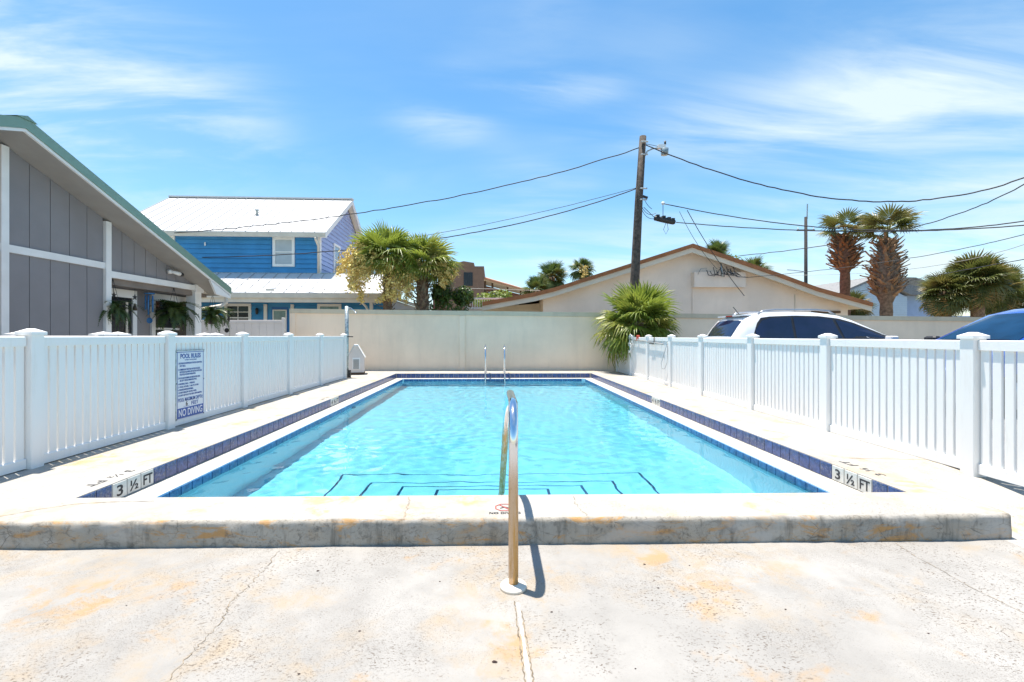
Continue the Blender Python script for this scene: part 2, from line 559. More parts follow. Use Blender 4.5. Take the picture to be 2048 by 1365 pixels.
class MB:
    def __init__(self):
        self.v, self.f, self.mi = [], [], []
        self.cur = 0

    def add(self, vs, fs):
        b = len(self.v)
        self.v += [tuple(x) for x in vs]
        self.f += [tuple(b + i for i in q) for q in fs]
        self.mi += [self.cur] * len(fs)
        return self

    def box(self, x0, x1, y0, y1, z0, z1):
        vs = [(x, y, z) for z in (z0, z1) for y in (y0, y1) for x in (x0, x1)]
        return self.add(vs, [(0, 2, 3, 1), (4, 5, 7, 6), (0, 1, 5, 4), (2, 6, 7, 3), (0, 4, 6, 2), (1, 3, 7, 5)])

    def bevbox(self, x0, x1, y0, y1, z0, z1, b):
        """box with chamfered vertical edges and top edge"""
        def ring(i, z):
            a = i
            return [(x0 + a + b, y0 + a, z), (x1 - a - b, y0 + a, z), (x1 - a, y0 + a + b, z), (x1 - a, y1 - a - b, z),
                    (x1 - a - b, y1 - a, z), (x0 + a + b, y1 - a, z), (x0 + a, y1 - a - b, z), (x0 + a, y0 + a + b, z)]
        vs = ring(0, z0) + ring(0, z1 - b) + ring(b, z1)
        fs = [tuple(range(7, -1, -1)), tuple(range(16, 24))]
        for r in (0, 8):
            for i in range(8):
                j = (i + 1) % 8
                fs.append((r + i, r + j, r + 8 + j, r + 8 + i))
        return self.add(vs, fs)

    def prism(self, poly, ext):
        n = len(poly)
        e = Vector(ext)
        vs = [Vector(p) for p in poly] + [Vector(p) + e for p in poly]
        fs = [tuple(range(n - 1, -1, -1)), tuple(range(n, 2 * n))]
        fs += [(i, (i + 1) % n, n + (i + 1) % n, n + i) for i in range(n)]
        return self.add(vs, fs)

    def tube(self, pts, rad, seg=8, cap=True):
        pts = [Vector(p) for p in pts]
        n = len(pts)
        rad = rad if isinstance(rad, (list, tuple)) else [rad] * n
        t0 = (pts[1] - pts[0]).normalized()
        up = Vector((0, 0, 1)) if abs(t0.z) < .9 else Vector((1, 0, 0))
        nx = t0.cross(up).normalized()
        vs = []
        for i, p in enumerate(pts):
            a = pts[max(0, i - 1)]
            c = pts[min(n - 1, i + 1)]
            t = (c - a).normalized()
            nx = (nx - t * nx.dot(t)).normalized()
            ny = t.cross(nx)
            for s in range(seg):
                an = 2 * math.pi * s / seg
                vs.append(p + (nx * math.cos(an) + ny * math.sin(an)) * rad[i])
        fs = []
        for i in range(n - 1):
            for s in range(seg):
                s2 = (s + 1) % seg
                fs.append((i * seg + s, i * seg + s2, (i + 1) * seg + s2, (i + 1) * seg + s))
        if cap:
            fs.append(tuple(range(seg - 1, -1, -1)))
            fs.append(tuple((n - 1) * seg + s for s in range(seg)))
        return self.add(vs, fs)

    def lathe(self, prof, c=(0, 0, 0), seg=16):
        vs, fs = [], []
        for r, z in prof:
            for s in range(seg):
                a = 2 * math.pi * s / seg
                vs.append((c[0] + r * math.cos(a), c[1] + r * math.sin(a), c[2] + z))
        for i in range(len(prof) - 1):
            for s in range(seg):
                s2 = (s + 1) % seg
                fs.append((i * seg + s, i * seg + s2, (i + 1) * seg + s2, (i + 1) * seg + s))
        fs.append(tuple(range(seg - 1, -1, -1)))
        fs.append(tuple((len(prof) - 1) * seg + s for s in range(seg)))
        return self.add(vs, fs)

    def mesh(self, name, mats, smooth=False):
        me = bpy.data.meshes.new(name)
        me.from_pydata(self.v, [], self.f)
        for m in (mats if isinstance(mats, (list, tuple)) else [mats]):
            me.materials.append(M[m])
        if any(self.mi):
            me.polygons.foreach_set('material_index', self.mi)
        if smooth:
            me.polygons.foreach_set('use_smooth', [True] * len(me.polygons))
        me.update()
        return me

    def build(self, name, mats, parent=None, smooth=False, loc=None):
        o = bpy.data.objects.new(name, self.mesh(name, mats, smooth))
        COL.objects.link(o)
        if parent:
            o.parent = parent
        if loc is not None:
            o.location = loc
        return o


def inst(name, me, parent=None, loc=(0, 0, 0), rot=(0, 0, 0), scale=(1, 1, 1)):
    o = bpy.data.objects.new(name, me)
    COL.objects.link(o)
    o.parent = parent
    o.location = loc
    o.rotation_euler = rot
    o.scale = scale
    return o


def struct(o):
    o['kind'] = 'structure'
    return o


def text(body, size, mat, origin, right, up, parent=None, name='lettering', align='CENTER', extrude=.0015, width=None, bold=0.0, label=None):
    cu = bpy.data.curves.new('lettering', 'FONT')
    cu.body = body
    cu.size = size
    cu.align_x = align
    cu.extrude = extrude
    cu.offset = bold
    cu.space_line = .9
    tmp = bpy.data.objects.new('lettering_source', cu)
    COL.objects.link(tmp)
    dg = bpy.context.evaluated_depsgraph_get()
    me = bpy.data.meshes.new_from_object(tmp.evaluated_get(dg))
    bpy.data.objects.remove(tmp)
    bpy.data.curves.remove(cu)
    me.name = 'lettering'
    if width:
        xs = [v.co.x for v in me.vertices]
        if xs:
            s = width / max(1e-6, max(xs) - min(xs))
            for v in me.vertices:
                v.co.x *= s
    r, u = Vector(right).normalized(), Vector(up).normalized()
    nrm = r.cross(u)
    mt = Matrix((r, u, nrm)).transposed().to_4x4()
    mt.translation = Vector(origin)
    me.transform(mt)
    me.materials.clear()
    me.materials.append(M[mat])
    o = bpy.data.objects.new(name, me)
    COL.objects.link(o)
    o.parent = parent
    if label:
        o['label'] = label
    return o


rng = random.Random(7)

# ------------------------------------------------------------------ ground, patio and deck
PL, PR = -3.14, 3.24              # tile faces of the pool
IL, IR = -2.86, 2.96              # waterline walls
PN, PF = 3.45, 14.85              # near and far tile faces
IN, IF = 3.73, 14.57
LZ, WZ = -.150, -.215             # ledge and water level
FRONT = 3.05

mb = MB()
for (x0, x1, y0, y1) in ((-600, -14, -200, 900), (40, 600, -200, 900), (-14, 40, 16.6, 900), (-14, 40, -200, -5)):
    mb.add([(x0, y0, -.25), (x1, y0, -.25), (x1, y1, -.25), (x0, y1, -.25)], [(0, 1, 2, 3)])
struct(mb.build('ground', 'ground_soil'))

# lower patio in front of the pool, a fine grid with a gentle unevenness, rising as a ramp beside the slab
mb = MB()
xs = [-9 + .25 * i for i in range(int((4.62 + 9) / .25) + 2)]
ys = [-5 + .25 * i for i in range(33)] + [3.1, 3.35, 3.6, 3.85, 4.1, 4.35, 4.6]


def patio_z(x, y):
    z = -.18 + .004 * noise.noise(Vector((x * .8, y * .8, 0)))
    if y > 2.85 and x > 3.3:
        t = min(1, (y - 2.85) / 1.6)
        end = -.006 - .030 * min(1, max(0, (x - 3.56) / 1.06))
        z += t * t * (3 - 2 * t) * (end + .18)
    return z


for i, x in enumerate(xs):
    for y in ys:
        mb.v.append((min(x, 4.62), y, patio_z(x, y)))
NY = len(ys)
for i in range(len(xs) - 1):
    for j in range(NY - 1):
        if ys[j] >= 3.099 and xs[i] < 3.5:
            continue
        a = i * NY + j
        mb.f.append((a, a + NY, a + NY + 1, a + 1))
        mb.mi.append(1 if ys[j] > 2.7 and xs[i] > 3.4 else 0)
patio = struct(mb.build('patio', ['patio_concrete', 'deck_concrete'], smooth=True))

# raised deck round the pool: left, right, far strips
mb = MB()
mb.box(-9.0, PL, FRONT + .44, 16.0, -.25, 0)
mb.box(PR, 3.56, FRONT + .44, 16.0, -.25, 0)
mb.box(PL + .0005, PR - .0005, PF, 16.0, -.25, -.0008)
pool_deck = struct(mb.build('pool_deck', 'deck_concrete'))
mb = MB()
mb.add([(3.56, 4.50, -.004), (4.62, 4.50, -.034), (4.62, 16.0, -.034), (3.56, 16.0, -.004)], [(0, 1, 2, 3)])
struct(mb.build('side_walk', 'deck_concrete'))

# front slab: uneven rounded front edge, bare concrete face
mb = MB()
NX = 420
X0, X1 = -9.0, 3.56
prof = [(.442, 0), (.30, 0), (.15, 0), (.05, -.001), (.02, -.005), (.006, -.014), (0, -.03), (.0, -.07), (.0, -.11), (.0, -.15), (.004, -.20)]
for i in range(NX + 1):
    x = X0 + (X1 - X0) * i / NX
    for j, (dy, dz) in enumerate(prof):
        nv = noise.noise(Vector((x * 9, dz * 30, 1))) * .007 + noise.noise(Vector((x * 2.3, dz * 8, 5))) * .010 + noise.noise(Vector((x * 30, dz * 60, 2))) * .003
        e = nv if j >= 3 else 0
        rx = .012 * noise.noise(Vector((dz * 40, dy * 20, 9))) if i == NX else 0
        chip = 0
        if 3 <= j <= 6:
            c = noise.noise(Vector((x * 5.5, 3.3, 0)))
            chip = max(0, c - .28) * .03
        mb.v.append((x + rx, FRONT + dy + e + chip, dz - chip * .5))
NP = len(prof)
for i in range(NX):
    for j in range(NP - 1):
        mb.f.append((i * NP + j, i * NP + j + 1, (i + 1) * NP + j + 1, (i + 1) * NP + j))
        mb.mi.append(1 if j >= 4 else 0)
mb.f.append(tuple(NX * NP + j for j in range(NP)) + tuple())
mb.mi.append(1)
slab = struct(mb.build('pool_coping_slab', ['deck_concrete', 'bare_concrete'], smooth=True))
# pool-side wall of the front slab
mb = MB()
mb.box(PL, PR, FRONT + .30, PN, -1.9, -.012)
struct(mb.build('slab_core', 'ledge_paint'))

# parking lot and side yard
mb = MB()
mb.box(4.66, 60, -5, 16.0, -.26, -.05)
struct(mb.build('parking_lot', 'asphalt'))
mb = MB()
mb.box(-14, -9.002, -5, 16.6, -.26, -.03)
struct(mb.build('side_yard', 'patio_concrete'))


# cracks and the control joint in the paving
def crack(pts, w, z, parent, mat='crack_dirt', jit=.012, steps=10, name='crack'):
    r = random.Random(int(abs(pts[0][0]) * 977 + abs(pts[0][1]) * 131))
    P = []
    for (a, b) in zip(pts, pts[1:]):
        for s in range(steps):
            t = s / steps
            P.append((a[0] + (b[0] - a[0]) * t + r.uniform(-jit, jit), a[1] + (b[1] - a[1]) * t))
    P.append(pts[-1])
    m = MB()
    for i, (x, y) in enumerate(P):
        k = w * r.uniform(.25, 1.0)
        a = P[max(0, i - 1)]
        b = P[min(len(P) - 1, i + 1)]
        d = Vector((b[0] - a[0], b[1] - a[1])).normalized()
        nx, ny = -d.y * k, d.x * k
        zz = z if not callable(z) else z(x, y) + .0035
        m.v += [(x - nx, y - ny, zz), (x + nx, y + ny, zz)]
    for i in range(len(P) - 1):
        m.f.append((2 * i, 2 * i + 2, 2 * i + 3, 2 * i + 1))
        m.mi.append(0)
    return m.build(name, mat, parent)


crack([(-1.39, 2.99), (-1.37, 2.75), (-1.36, 2.56), (-1.38, 2.42), (-1.34, 2.31), (-1.32, 2.15), (-1.33, 2.03), (-1.32, 1.84), (-1.37, 1.6), (-1.35, 1.2)], .0022, patio_z, patio)
crack([(2.72, 3.02), (2.68, 2.83), (2.68, 2.67), (2.66, 2.49), (2.68, 2.29), (2.7, 2.16), (2.74, 1.8)], .0022, patio_z, patio, jit=.003)
crack([(.115, 2.40), (.118, 2.24), (.125, 2.03), (.130, 1.84), (.14, 1.5), (.15, 1.0)], .0035, patio_z, patio, jit=.004, steps=14, name='joint_edge')
crack([(.150, 2.31), (.153, 2.2), (.160, 2.03), (.166, 1.84), (.175, 1.5), (.185, 1.0)], .0035, patio_z, patio, jit=.004, steps=14, name='joint_edge')
crack([(.134, 2.38), (.136, 2.24), (.143, 2.03), (.148, 1.84), (.157, 1.5), (.167, 1.0)], .0095, lambda x, y: patio_z(x, y) - .0015, patio, mat='joint_filler', jit=.001, name='joint_filler')
crack([(-3.36, 3.12), (-3.28, 3.18), (-3.18, 3.27), (-3.03, 3.36), (-2.8, 3.40), (-2.5, 3.41)], .004, .003, slab, jit=.006)
crack([(-.63, 3.46), (-.61, 3.3), (-.60, 3.12), (-.59, 3.075)], .0022, .003, slab, jit=.012)
crack([(.62, 3.46), (.60, 3.30), (.63, 3.12), (.65, 3.08)], .0018, .003, slab, jit=.010)
crack([(2.0, 3.46), (2.1, 3.3), (2.12, 3.1)], .0014, .003, slab, jit=.010)
crack([(-3.2, 6.2), (-3.6, 6.35), (-4.2, 6.3)], .003, .003, pool_deck, jit=.02)
crack([(-3.2, 9.0), (-3.7, 9.1), (-4.2, 9.05)], .003, .003, pool_deck, jit=.02)

# bits of leaf litter on the patio
mb = MB()
for (x, y, s) in ((-1.04, 2.73, .009), (.01, 1.95, .010), (.30, 2.30, .006), (-.63, 2.17, .005), (.93, 2.77, .007), (.92, 2.51, .005), (-1.9, 2.4, .004), (1.5, 2.3, .005),
                  (2.05, 2.1, .005), (-.3, 2.6, .004), (.6, 1.9, .004), (1.2, 2.75, .005), (-.8, 1.9, .005)):
    z = patio_z(x, y)
    pts = [(x + s * 1.5 * math.cos(a) * rng.uniform(.6, 1.1), y + s * math.sin(a) * rng.uniform(.6, 1.1)) for a in (0, 1, 2.1, 3.1, 4.2, 5.2)]
    b = len(mb.v)
    mb.v += [(px, py, z + .002) for px, py in pts] + [(x, y, z + s * .8)]
    mb.f += [(b + i, b + (i + 1) % 6, b + 6) for i in range(6)]
    mb.mi += [0] * 6
setp(mb.build('leaf_litter', 'leaf_debris'), 'scattered dark crumbs of leaf litter on the pale patio', 'litter', kind='stuff')

# ------------------------------------------------------------------ swimming pool
mb = MB()
FZN, FZF = -1.22, -1.50
mb.cur = 0
# ledge ring
for (x0, x1, y0, y1) in ((PL, IL, PN, PF), (IR, PR, PN, PF), (IL, IR, IF, PF), (IL, IR, PN, IN)):
    mb.add([(x0, y0, LZ), (x1, y0, LZ), (x1, y1, LZ), (x0, y1, LZ)], [(0, 1, 2, 3)])
# backing of the tile faces
mb.add([(PL - .004, PN, 0), (PL - .004, PF, 0), (PL - .004, PF, LZ - .02), (PL - .004, PN, LZ - .02)], [(0, 1, 2, 3)])
mb.add([(PR + .004, PN, 0), (PR + .004, PF, 0), (PR + .004, PF, LZ - .02), (PR + .004, PN, LZ - .02)], [(3, 2, 1, 0)])
mb.cur = 1
mb.add([(IL, IN, LZ), (IL, IF, LZ), (IL, IF, FZF), (IL, IN, FZN)], [(3, 2, 1, 0)])
mb.add([(IR, IN, LZ), (IR, IF, LZ), (IR, IF, FZF), (IR, IN, FZN)], [(0, 1, 2, 3)])
mb.add([(IL, IF, LZ), (IR, IF, LZ), (IR, IF, FZF), (IL, IF, FZF)], [(0, 1, 2, 3)])
mb.add([(IL, IN, LZ), (IR, IN, LZ), (IR, IN, FZN), (IL, IN, FZN)], [(3, 2, 1, 0)])
mb.add([(IL, IN, FZN), (IR, IN, FZN), (IR, IF, FZF), (IL, IF, FZF)], [(0, 1, 2, 3)])
pool = struct(mb.build('swimming_pool', ['ledge_paint', 'pool_plaster']))
RECEIVERS = [pool]

# entry steps with dark tile edging
for k, (hw, dy, z) in enumerate(((.55, .74, -.42), (.95, 1.06, -.64), (1.37, 1.40, -.86), (1.82, 1.86, -1.06))):
    m = MB()
    m.box(.0 - hw, .0 + hw, IN + .002, IN + dy, FZN - .1, z)
    st = m.build('pool_step', 'pool_plaster', pool)
    RECEIVERS.append(st)
    m = MB()
    m.box(.0 - hw, .0 + hw, IN + dy - .012, IN + dy + .003, z - .010, z + .004)
    m.box(.0 - hw - .003, .0 - hw + .024, IN + .05, IN + dy - .0125, z - .03, z + .004)
    m.box(.0 + hw - .024, .0 + hw + .003, IN + .05, IN + dy - .0125, z - .03, z + .004)
    m.build('step_edging', 'dark_trim_tile', pool)

# wall tiles
TW = .1535


def tile_mesh(mat, w=.148, h=.140):
    m = MB()
    b = .004
    hw, hh = w / 2, h / 2
    vs_ = [(-hw, -hh, 0), (hw, -hh, 0), (hw, hh, 0), (-hw, hh, 0), (-hw + b, -hh + b, .009), (hw - b, -hh + b, .009), (hw - b, hh - b, .009), (-hw + b, hh - b, .009)]
    m.add(vs_, [(4, 5, 6, 7), (0, 1, 5, 4), (1, 2, 6, 5), (2, 3, 7, 6), (3, 0, 4, 7)])
    return m.mesh('tile', mat)


T_UP = tile_mesh('tile_blue')
T_LOW = tile_mesh('tile_waterline')
T_MARK = tile_mesh('marker_tile')
ROT_L = Matrix(((0, 0, 1), (1, 0, 0), (0, 1, 0))).to_euler()        # local z -> +X, local x -> +Y
ROT_R = Matrix(((0, 0, -1), (-1, 0, 0), (0, 1, 0))).to_euler()      # local z -> -X, local x -> -Y
ROT_F = Matrix(((1, 0, 0), (0, 0, -1), (0, 1, 0))).to_euler()       # local z -> -Y
NT = int((PF - PN) / TW)
zc = (LZ + 0) / 2 - .001
MARKS = {2: '3', 3: '\u00bd', 4: 'FT', 35: '4', 36: '\u00bd', 37: 'FT'}
for side in ('L', 'R'):
    marks = dict(MARKS)
    if side == 'R':
        marks = {4: '3', 3: '\u00bd', 2: 'FT', 36: '4', 35: '\u00bd', 34: 'FT'}
    for i in range(NT):
        y = PN + .06 + TW * (i + .5)
        if y > PF - .05:
            continue
        mk = marks.get(i)
        x = PL - .003 if side == 'L' else PR + .003
        o = inst('depth_marker_tile' if mk else 'tile', T_MARK if mk else T_UP, pool, (x, y, zc + rng.uniform(-.0015, .0015)), ROT_L if side == 'L' else ROT_R)
        if mk:
            s = 1 if side == 'L' else -1
            wd = {'3': .062, '4': .066, '\u00bd': .092, 'FT': .108}[mk]
            text(mk, .125 if mk != '\u00bd' else .120, 'ink_black', (x + s * .0100, y, zc - .044), (0, s, 0), (0, 0, 1), pool, width=wd, bold=.002, extrude=.001)
NB = int((PR - PL) / TW)
for i in range(NB + 1):
    x = PL + .03 + TW * (i + .5)
    if x < PR - .05:
        inst('tile', T_UP, pool, (x, PF + .003, zc), ROT_F)
mb = MB()
mb.add([(PL, PF + .004, 0), (PR, PF + .004, 0), (PR, PF + .004, LZ - .02), (PL, PF + .004, LZ - .02)], [(0, 1, 2, 3)])
mb.build('grout_bed', 'grout', pool)
# waterline tiles
for side in ('L', 'R'):
    m = MB()
    for i in range(int((IF - IN) / TW)):
        y = IN + .04 + TW * (i + .5)
        x = IL - .002 if side == 'L' else IR + .002
        if i < 26:
            inst('waterline_tile', T_LOW, pool, (x, y, LZ - .078), ROT_L if side == 'L' else ROT_R)
        else:
            s = 1 if side == 'L' else -1
            m.box(min(x, x + s * .009), max(x, x + s * .009), y - .074, y + .074, LZ - .148, LZ - .008)
    o = m.build('waterline_tile_row', 'tile_waterline', pool)
    o['kind'] = 'stuff'
m = MB()
for i in range(int((IR - IL) / TW)):
    x = IL + .04 + TW * (i + .5)
    m.box(x - .074, x + .074, IF - .007, IF + .002, LZ - .148, LZ - .008)
m.build('waterline_tile_row', 'tile_waterline', pool)['kind'] = 'stuff'
# inlet ring on the left wall
m = MB()
ring = [(IL + .012, 9.4 + .09 * math.cos(a), -.42 + .09 * math.sin(a)) for a in [i * math.pi / 8 for i in range(17)]]
m.tube(ring, .014, 6, False)
m.build('inlet_ring', 'skimmer_grey', pool, True)

# water surface with real ripples
WNX, WNY = 150, 290
mb = MB()
wr = random.Random(3)
waves = []
for i in range(26):
    lam = wr.choice((.12, .15, .18, .22, .28, .36, .5, .8)) * wr.uniform(.85, 1.15)
    an = wr.gauss(.6, .9)
    waves.append((2 * math.pi / lam * math.cos(an), 2 * math.pi / lam * math.sin(an), wr.uniform(0, 6.28), .0016 * lam * wr.uniform(.5, 1.2)))


def water_h(x, y):
    h = 0.0
    wx = x + .12 * noise.noise(Vector((x * 1.1, y * 1.1, 3)))
    wy = y + .12 * noise.noise(Vector((x * 1.1, y * 1.1, 8)))
    for kx, ky, ph, a in waves:
        h += a * math.sin(kx * wx + ky * wy + ph)
    return h * (.75 + .6 * noise.noise(Vector((x * .5, y * .5, 1))))


for i in range(WNX + 1):
    x = IL + (IR - IL) * i / WNX
    for j in range(WNY + 1):
        y = IN + (IF - IN) * j / WNY
        mb.v.append((x, y, WZ + water_h(x, y)))
for i in range(WNX):
    for j in range(WNY):
        a = i * (WNY + 1) + j
        mb.f.append((a, a + WNY + 1, a + WNY + 2, a + 1))
mb.mi = [0] * len(mb.f)
water = struct(mb.build('pool_water', 'pool_water', smooth=True))
sun_data.cycles.is_caustics_light = True
water.cycles.is_caustics_caster = True
for o in RECEIVERS:
    o.cycles.is_caustics_receiver = True

# depth lettering on the deck
dk = text('3 \u00bd FT', .105, 'ink_worn', (-3.315, 3.98, .0025), (0, -1, 0), (1, 0, 0), pool_deck, extrude=.0004, width=.46)
text('3 \u00bd FT', .105, 'ink_worn', (3.44, 4.13, .0025), (0, 1, 0), (-1, 0, 0), pool_deck, extrude=.0004, width=.46)
text('4 \u00bd FT', .105, 'ink_worn', (-3.315, 8.95, .0025), (0, -1, 0), (1, 0, 0), pool_deck, extrude=.0004, width=.46)
# no diving mark on the front slab
m = MB()
oc = [(.085 + .072 * math.cos(R(22.5 + 45 * i)), 3.235 + .072 * math.sin(R(22.5 + 45 * i)), .003) for i in range(9)]
for a, b in zip(oc, oc[1:]):
    va, vb = Vector(a), Vector(b)
    c = Vector((.085, 3.235, .003))
    m.add([va, vb, c + (vb - c) * .86, c + (va - c) * .86], [(0, 1, 2, 3)])
m.add([(.042, 3.285, .0034), (.05, 3.29, .0034), (.128, 3.187, .0034), (.12, 3.182, .0034)], [(0, 3, 2, 1)])
m.build('no_diving_octagon', 'ink_red', slab)
m = MB()
m.add([(.052, 3.222, .003), (.086, 3.248, .003), (.118, 3.226, .003), (.116, 3.217, .003), (.086, 3.236, .003), (.056, 3.213, .003)], [(0, 5, 4, 1), (1, 4, 3, 2)])
m.build('diver_mark', 'ink_worn', slab)
text('NO DIVING', .042, 'ink_black', (.085, 3.118, .003), (1, 0, 0), (0, 1, 0), slab, extrude=.0004, width=.215, bold=.0008)


# ------------------------------------------------------------------ handrail and ladder
def bez(p0, p1, p2, n=7):
    p0, p1, p2 = Vector(p0), Vector(p1), Vector(p2)
    return [p0 * (1 - t) ** 2 + p1 * 2 * t * (1 - t) + p2 * t * t for t in [i / n for i in range(n + 1)]]


hr = empty('handrail', (.116, 2.53, -.18), 'polished steel grab rail with a patio post tinted by rust stain and painted-in reflection', 'handrail')
pts = [Vector((0, 0, 0)), Vector((0, 0, .40))]
pts += bez((0, 0, .80), (0.0, .015, .97), (.006, .17, 1.0), 10)
pts += bez((.012, .75, .985), (.015, 1.02, .965), (-.005, 1.12, .72), 10)
pts += [Vector((-.035, 1.70, -.12)), Vector((-.045, 1.86, -.42)), Vector((-.045, 1.87, -.70))]
dense = [pts[0]]
for a, b in zip(pts, pts[1:]):
    k = max(1, int((b - a).length / .08))
    dense += [a + (b - a) * (i / k) for i in range(1, k + 1)]
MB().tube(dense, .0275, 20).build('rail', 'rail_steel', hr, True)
MB().lathe([(.075, 0), (.075, .012), (.070, .018), (.034, .022), (.031, .026)], (0, 0, .001), 28).build('escutcheon_plate', 'cream_paint', hr, True)

ld = empty('pool_ladder', (.08, 14.9, 0), 'twin-rail chrome ladder at the far pool edge below the stucco wall', 'ladder')
for sx in (-.31, .31):
    pts = [Vector((sx, .32, 0)), Vector((sx, .30, .55))]
    pts += bez((sx, .30, .70), (sx, .26, .96), (sx, .05, .93), 8)
    pts += bez((sx, -.10, .88), (sx, -.34, .80), (sx, -.36, .45), 8)
    pts += [Vector((sx, -.38, -.2)), Vector((sx, -.40, -1.0))]
    MB().tube(pts, .024, 12).build('rail', 'chrome', ld, True)
    MB().lathe([(.055, 0), (.055, .012), (.03, .03)], (sx, .32, 0), 14).build('escutcheon_plate', 'chrome', ld, True)
for z in (-.35, -.62, -.89):
    m = MB()
    m.box(-.285, .285, -.44, -.345, z, z + .03)
    m.build('tread', 'white_paint', ld)


# ------------------------------------------------------------------ white vinyl fences round the pool
def fence(name, label, x, post_ys, base, face, top=1.205):
    """picket fence along Y at x; face is +1 or -1: the side towards the pool"""
    o = empty(name, (x, 0, base), label, 'fence', 'white vinyl fences beside the pool')
    m = MB()
    m.bevbox(-.063, .063, -.063, .063, -.19, top + .018, .006)
    pm = m.mesh('post', 'vinyl')
    m = MB()
    m.bevbox(-.078, .078, -.078, .078, 0, .032, .004)
    m.add([(-.068, -.068, .032), (.068, -.068, .032), (.068, .068, .032), (-.068, .068, .032), (-.02, -.02, .060), (.02, -.02, .060), (.02, .02, .060), (-.02, .02, .060)],
          [(0, 1, 5, 4), (1, 2, 6, 5), (2, 3, 7, 6), (3, 0, 4, 7), (4, 5, 6, 7)])
    cm = m.mesh('post_cap', 'vinyl')
    ph = top - .09 - .13
    m = MB()
    m.bevbox(-.0125, .0125, -.0365, .0365, 0, ph + .06, .003)
    km = m.mesh('picket', 'vinyl')
    for y in post_ys:
        p = inst('post', pm, o, (0, y, 0), (0, 0, rng.uniform(-.01, .01)))
        inst('post_cap', cm, p, (0, 0, top + .014))
    for a, b in zip(post_ys, post_ys[1:]):
        a2, b2 = a + .0635, b - .0635
        m = MB()
        m.bevbox(-.028, .028, a2, b2, top - .09, top, .007)
        m.build('top_rail', 'vinyl', o)
        m = MB()
        m.bevbox(-.028, .028, a2, b2, .010, .100, .007)
        m.build('bottom_rail', 'vinyl', o)
        n = round((b2 - a2) / .0925)
        st = (b2 - a2) / n
        for i in range(n):
            inst('picket', km, o, (rng.uniform(-.001, .001), a2 + st * (i + .5), .095), (0, 0, rng.uniform(-.015, .015)))
    return o


fl = fence('vinyl_fence', 'white vinyl picket fence that carries the blue pool rules sign', -4.28, [3.16, 4.31, 6.08, 7.88, 9.64, 11.38, 13.2], 0.0, 1, 1.215)
fr_ = fence('vinyl_fence', 'white vinyl picket fence in front of the parked cars', 4.41, [3.20, 4.09, 5.90, 7.63, 9.47, 11.13, 12.78, 14.35, 15.93], -.034, -1, 1.215)

# pool rules sign
sg = empty('pool_rules_sign', (-4.262, 6.5, .075), 'white pool rules sign with blue lettering fixed to the picket fence', 'sign')
SX = .012
m = MB()
m.bevbox(0, .010, -.295, .295, .0, .94, .002)
m.build('board', 'sign_white', sg)
m = MB()
for (y0, y1, z0, z1) in ((-.280, .280, .918, .926), (-.280, .280, .018, .022), (-.280, -.272, .0225, .9175), (.272, .280, .0225, .9175)):
    m.box(.0105, .0125, y0, y1, z0, z1)
m.build('border_line', 'sign_blue', sg)
m = MB()
m.box(-.006, .014, -.312, -.2955, .0, .95)
m.box(-.006, .014, -.2952, .3, .9402, .95)
m.build('edge_strip', 'galvanized', sg)
m = MB()
m.box(.0105, .0128, -.270, .270, .024, .158)
m.build('banner', 'sign_blue', sg)
Y_, Z_ = (0, 1, 0), (0, 0, 1)
text('NO DIVING', .135, 'sign_white', (.0132, 0, .046), Y_, Z_, sg, width=.50, bold=.002, extrude=.0006)
text('POOL RULES', .088, 'sign_blue', (SX, 0, .838), Y_, Z_, sg, width=.43, bold=.0022, extrude=.0006)
text('FLORIDA LAW REQUIRES', .024, 'sign_blue', (SX, 0, .806), Y_, Z_, sg, width=.25, extrude=.0005)
RULES = [('1. NO FOOD OR BEVERAGES IN THE POOL OR ON POOL', .50), ('    WET DECK.', .12), ('2. COMMERCIALLY BOTTLED WATER IN PLASTIC', .46), ('    BOTTLES IS ALLOWED ON THE POOL WET DECK', .47),
         ('    FOR POOL PATRON HYDRATION.', .33), ('3. NO GLASS OR ANIMALS IN FENCED POOL AREA', .46), ('    OR 50 FT FROM UNFENCED POOL.', .36), ('4. BATHING LOAD:  7  PERSONS', .34),
         ('5. POOL HOURS:  7 AM TO 10 PM', .42), ('6. SHOWER BEFORE ENTERING.', .31), ('7. DO NOT SWALLOW THE POOL WATER.', .38), ('8. DO NOT USE POOL IF YOU ARE ILL WITH DIARRHEA.', .50)]
zt = [.758, .722, .672, .638, .604, .556, .522, .476, .436, .396, .358, .320]
for (s, w), z in zip(RULES, zt):
    ind = s.startswith(' ')
    text(s.strip(), .033, 'sign_blue', (SX, -.258 + (.03 if ind else 0), z), Y_, Z_, sg, align='LEFT', width=w, bold=.0006, extrude=.0005)
text('POOL MAXIMUM DEPTH:', .070, 'sign_blue', (SX, 0, .245), Y_, Z_, sg, width=.52, bold=.001, extrude=.0006)
text('FEET', .070, 'sign_blue', (SX, .085, .178), Y_, Z_, sg, width=.15, bold=.001, extrude=.0006)
text('6', .085, 'ink_black', (SX, -.085, .180), Y_, Z_, sg, bold=.001, extrude=.0006)
m = MB()
m.box(.0105, .0120, -.15, -.025, .172, .176)
m.build('blank_line', 'sign_blue', sg)
m = MB().lathe([(.008, 0), (.008, .003), (.004, .005)], (0, 0, 0), 8)
sm_ = m.mesh('screw', 'brass_dark')
for (y, z) in ((-.285, .925), (.285, .925), (-.285, .5), (.285, .52), (-.285, .015), (.285, .015)):
    inst('screw', sm_, sg, (.010, y, z), (0, R(90), 0))

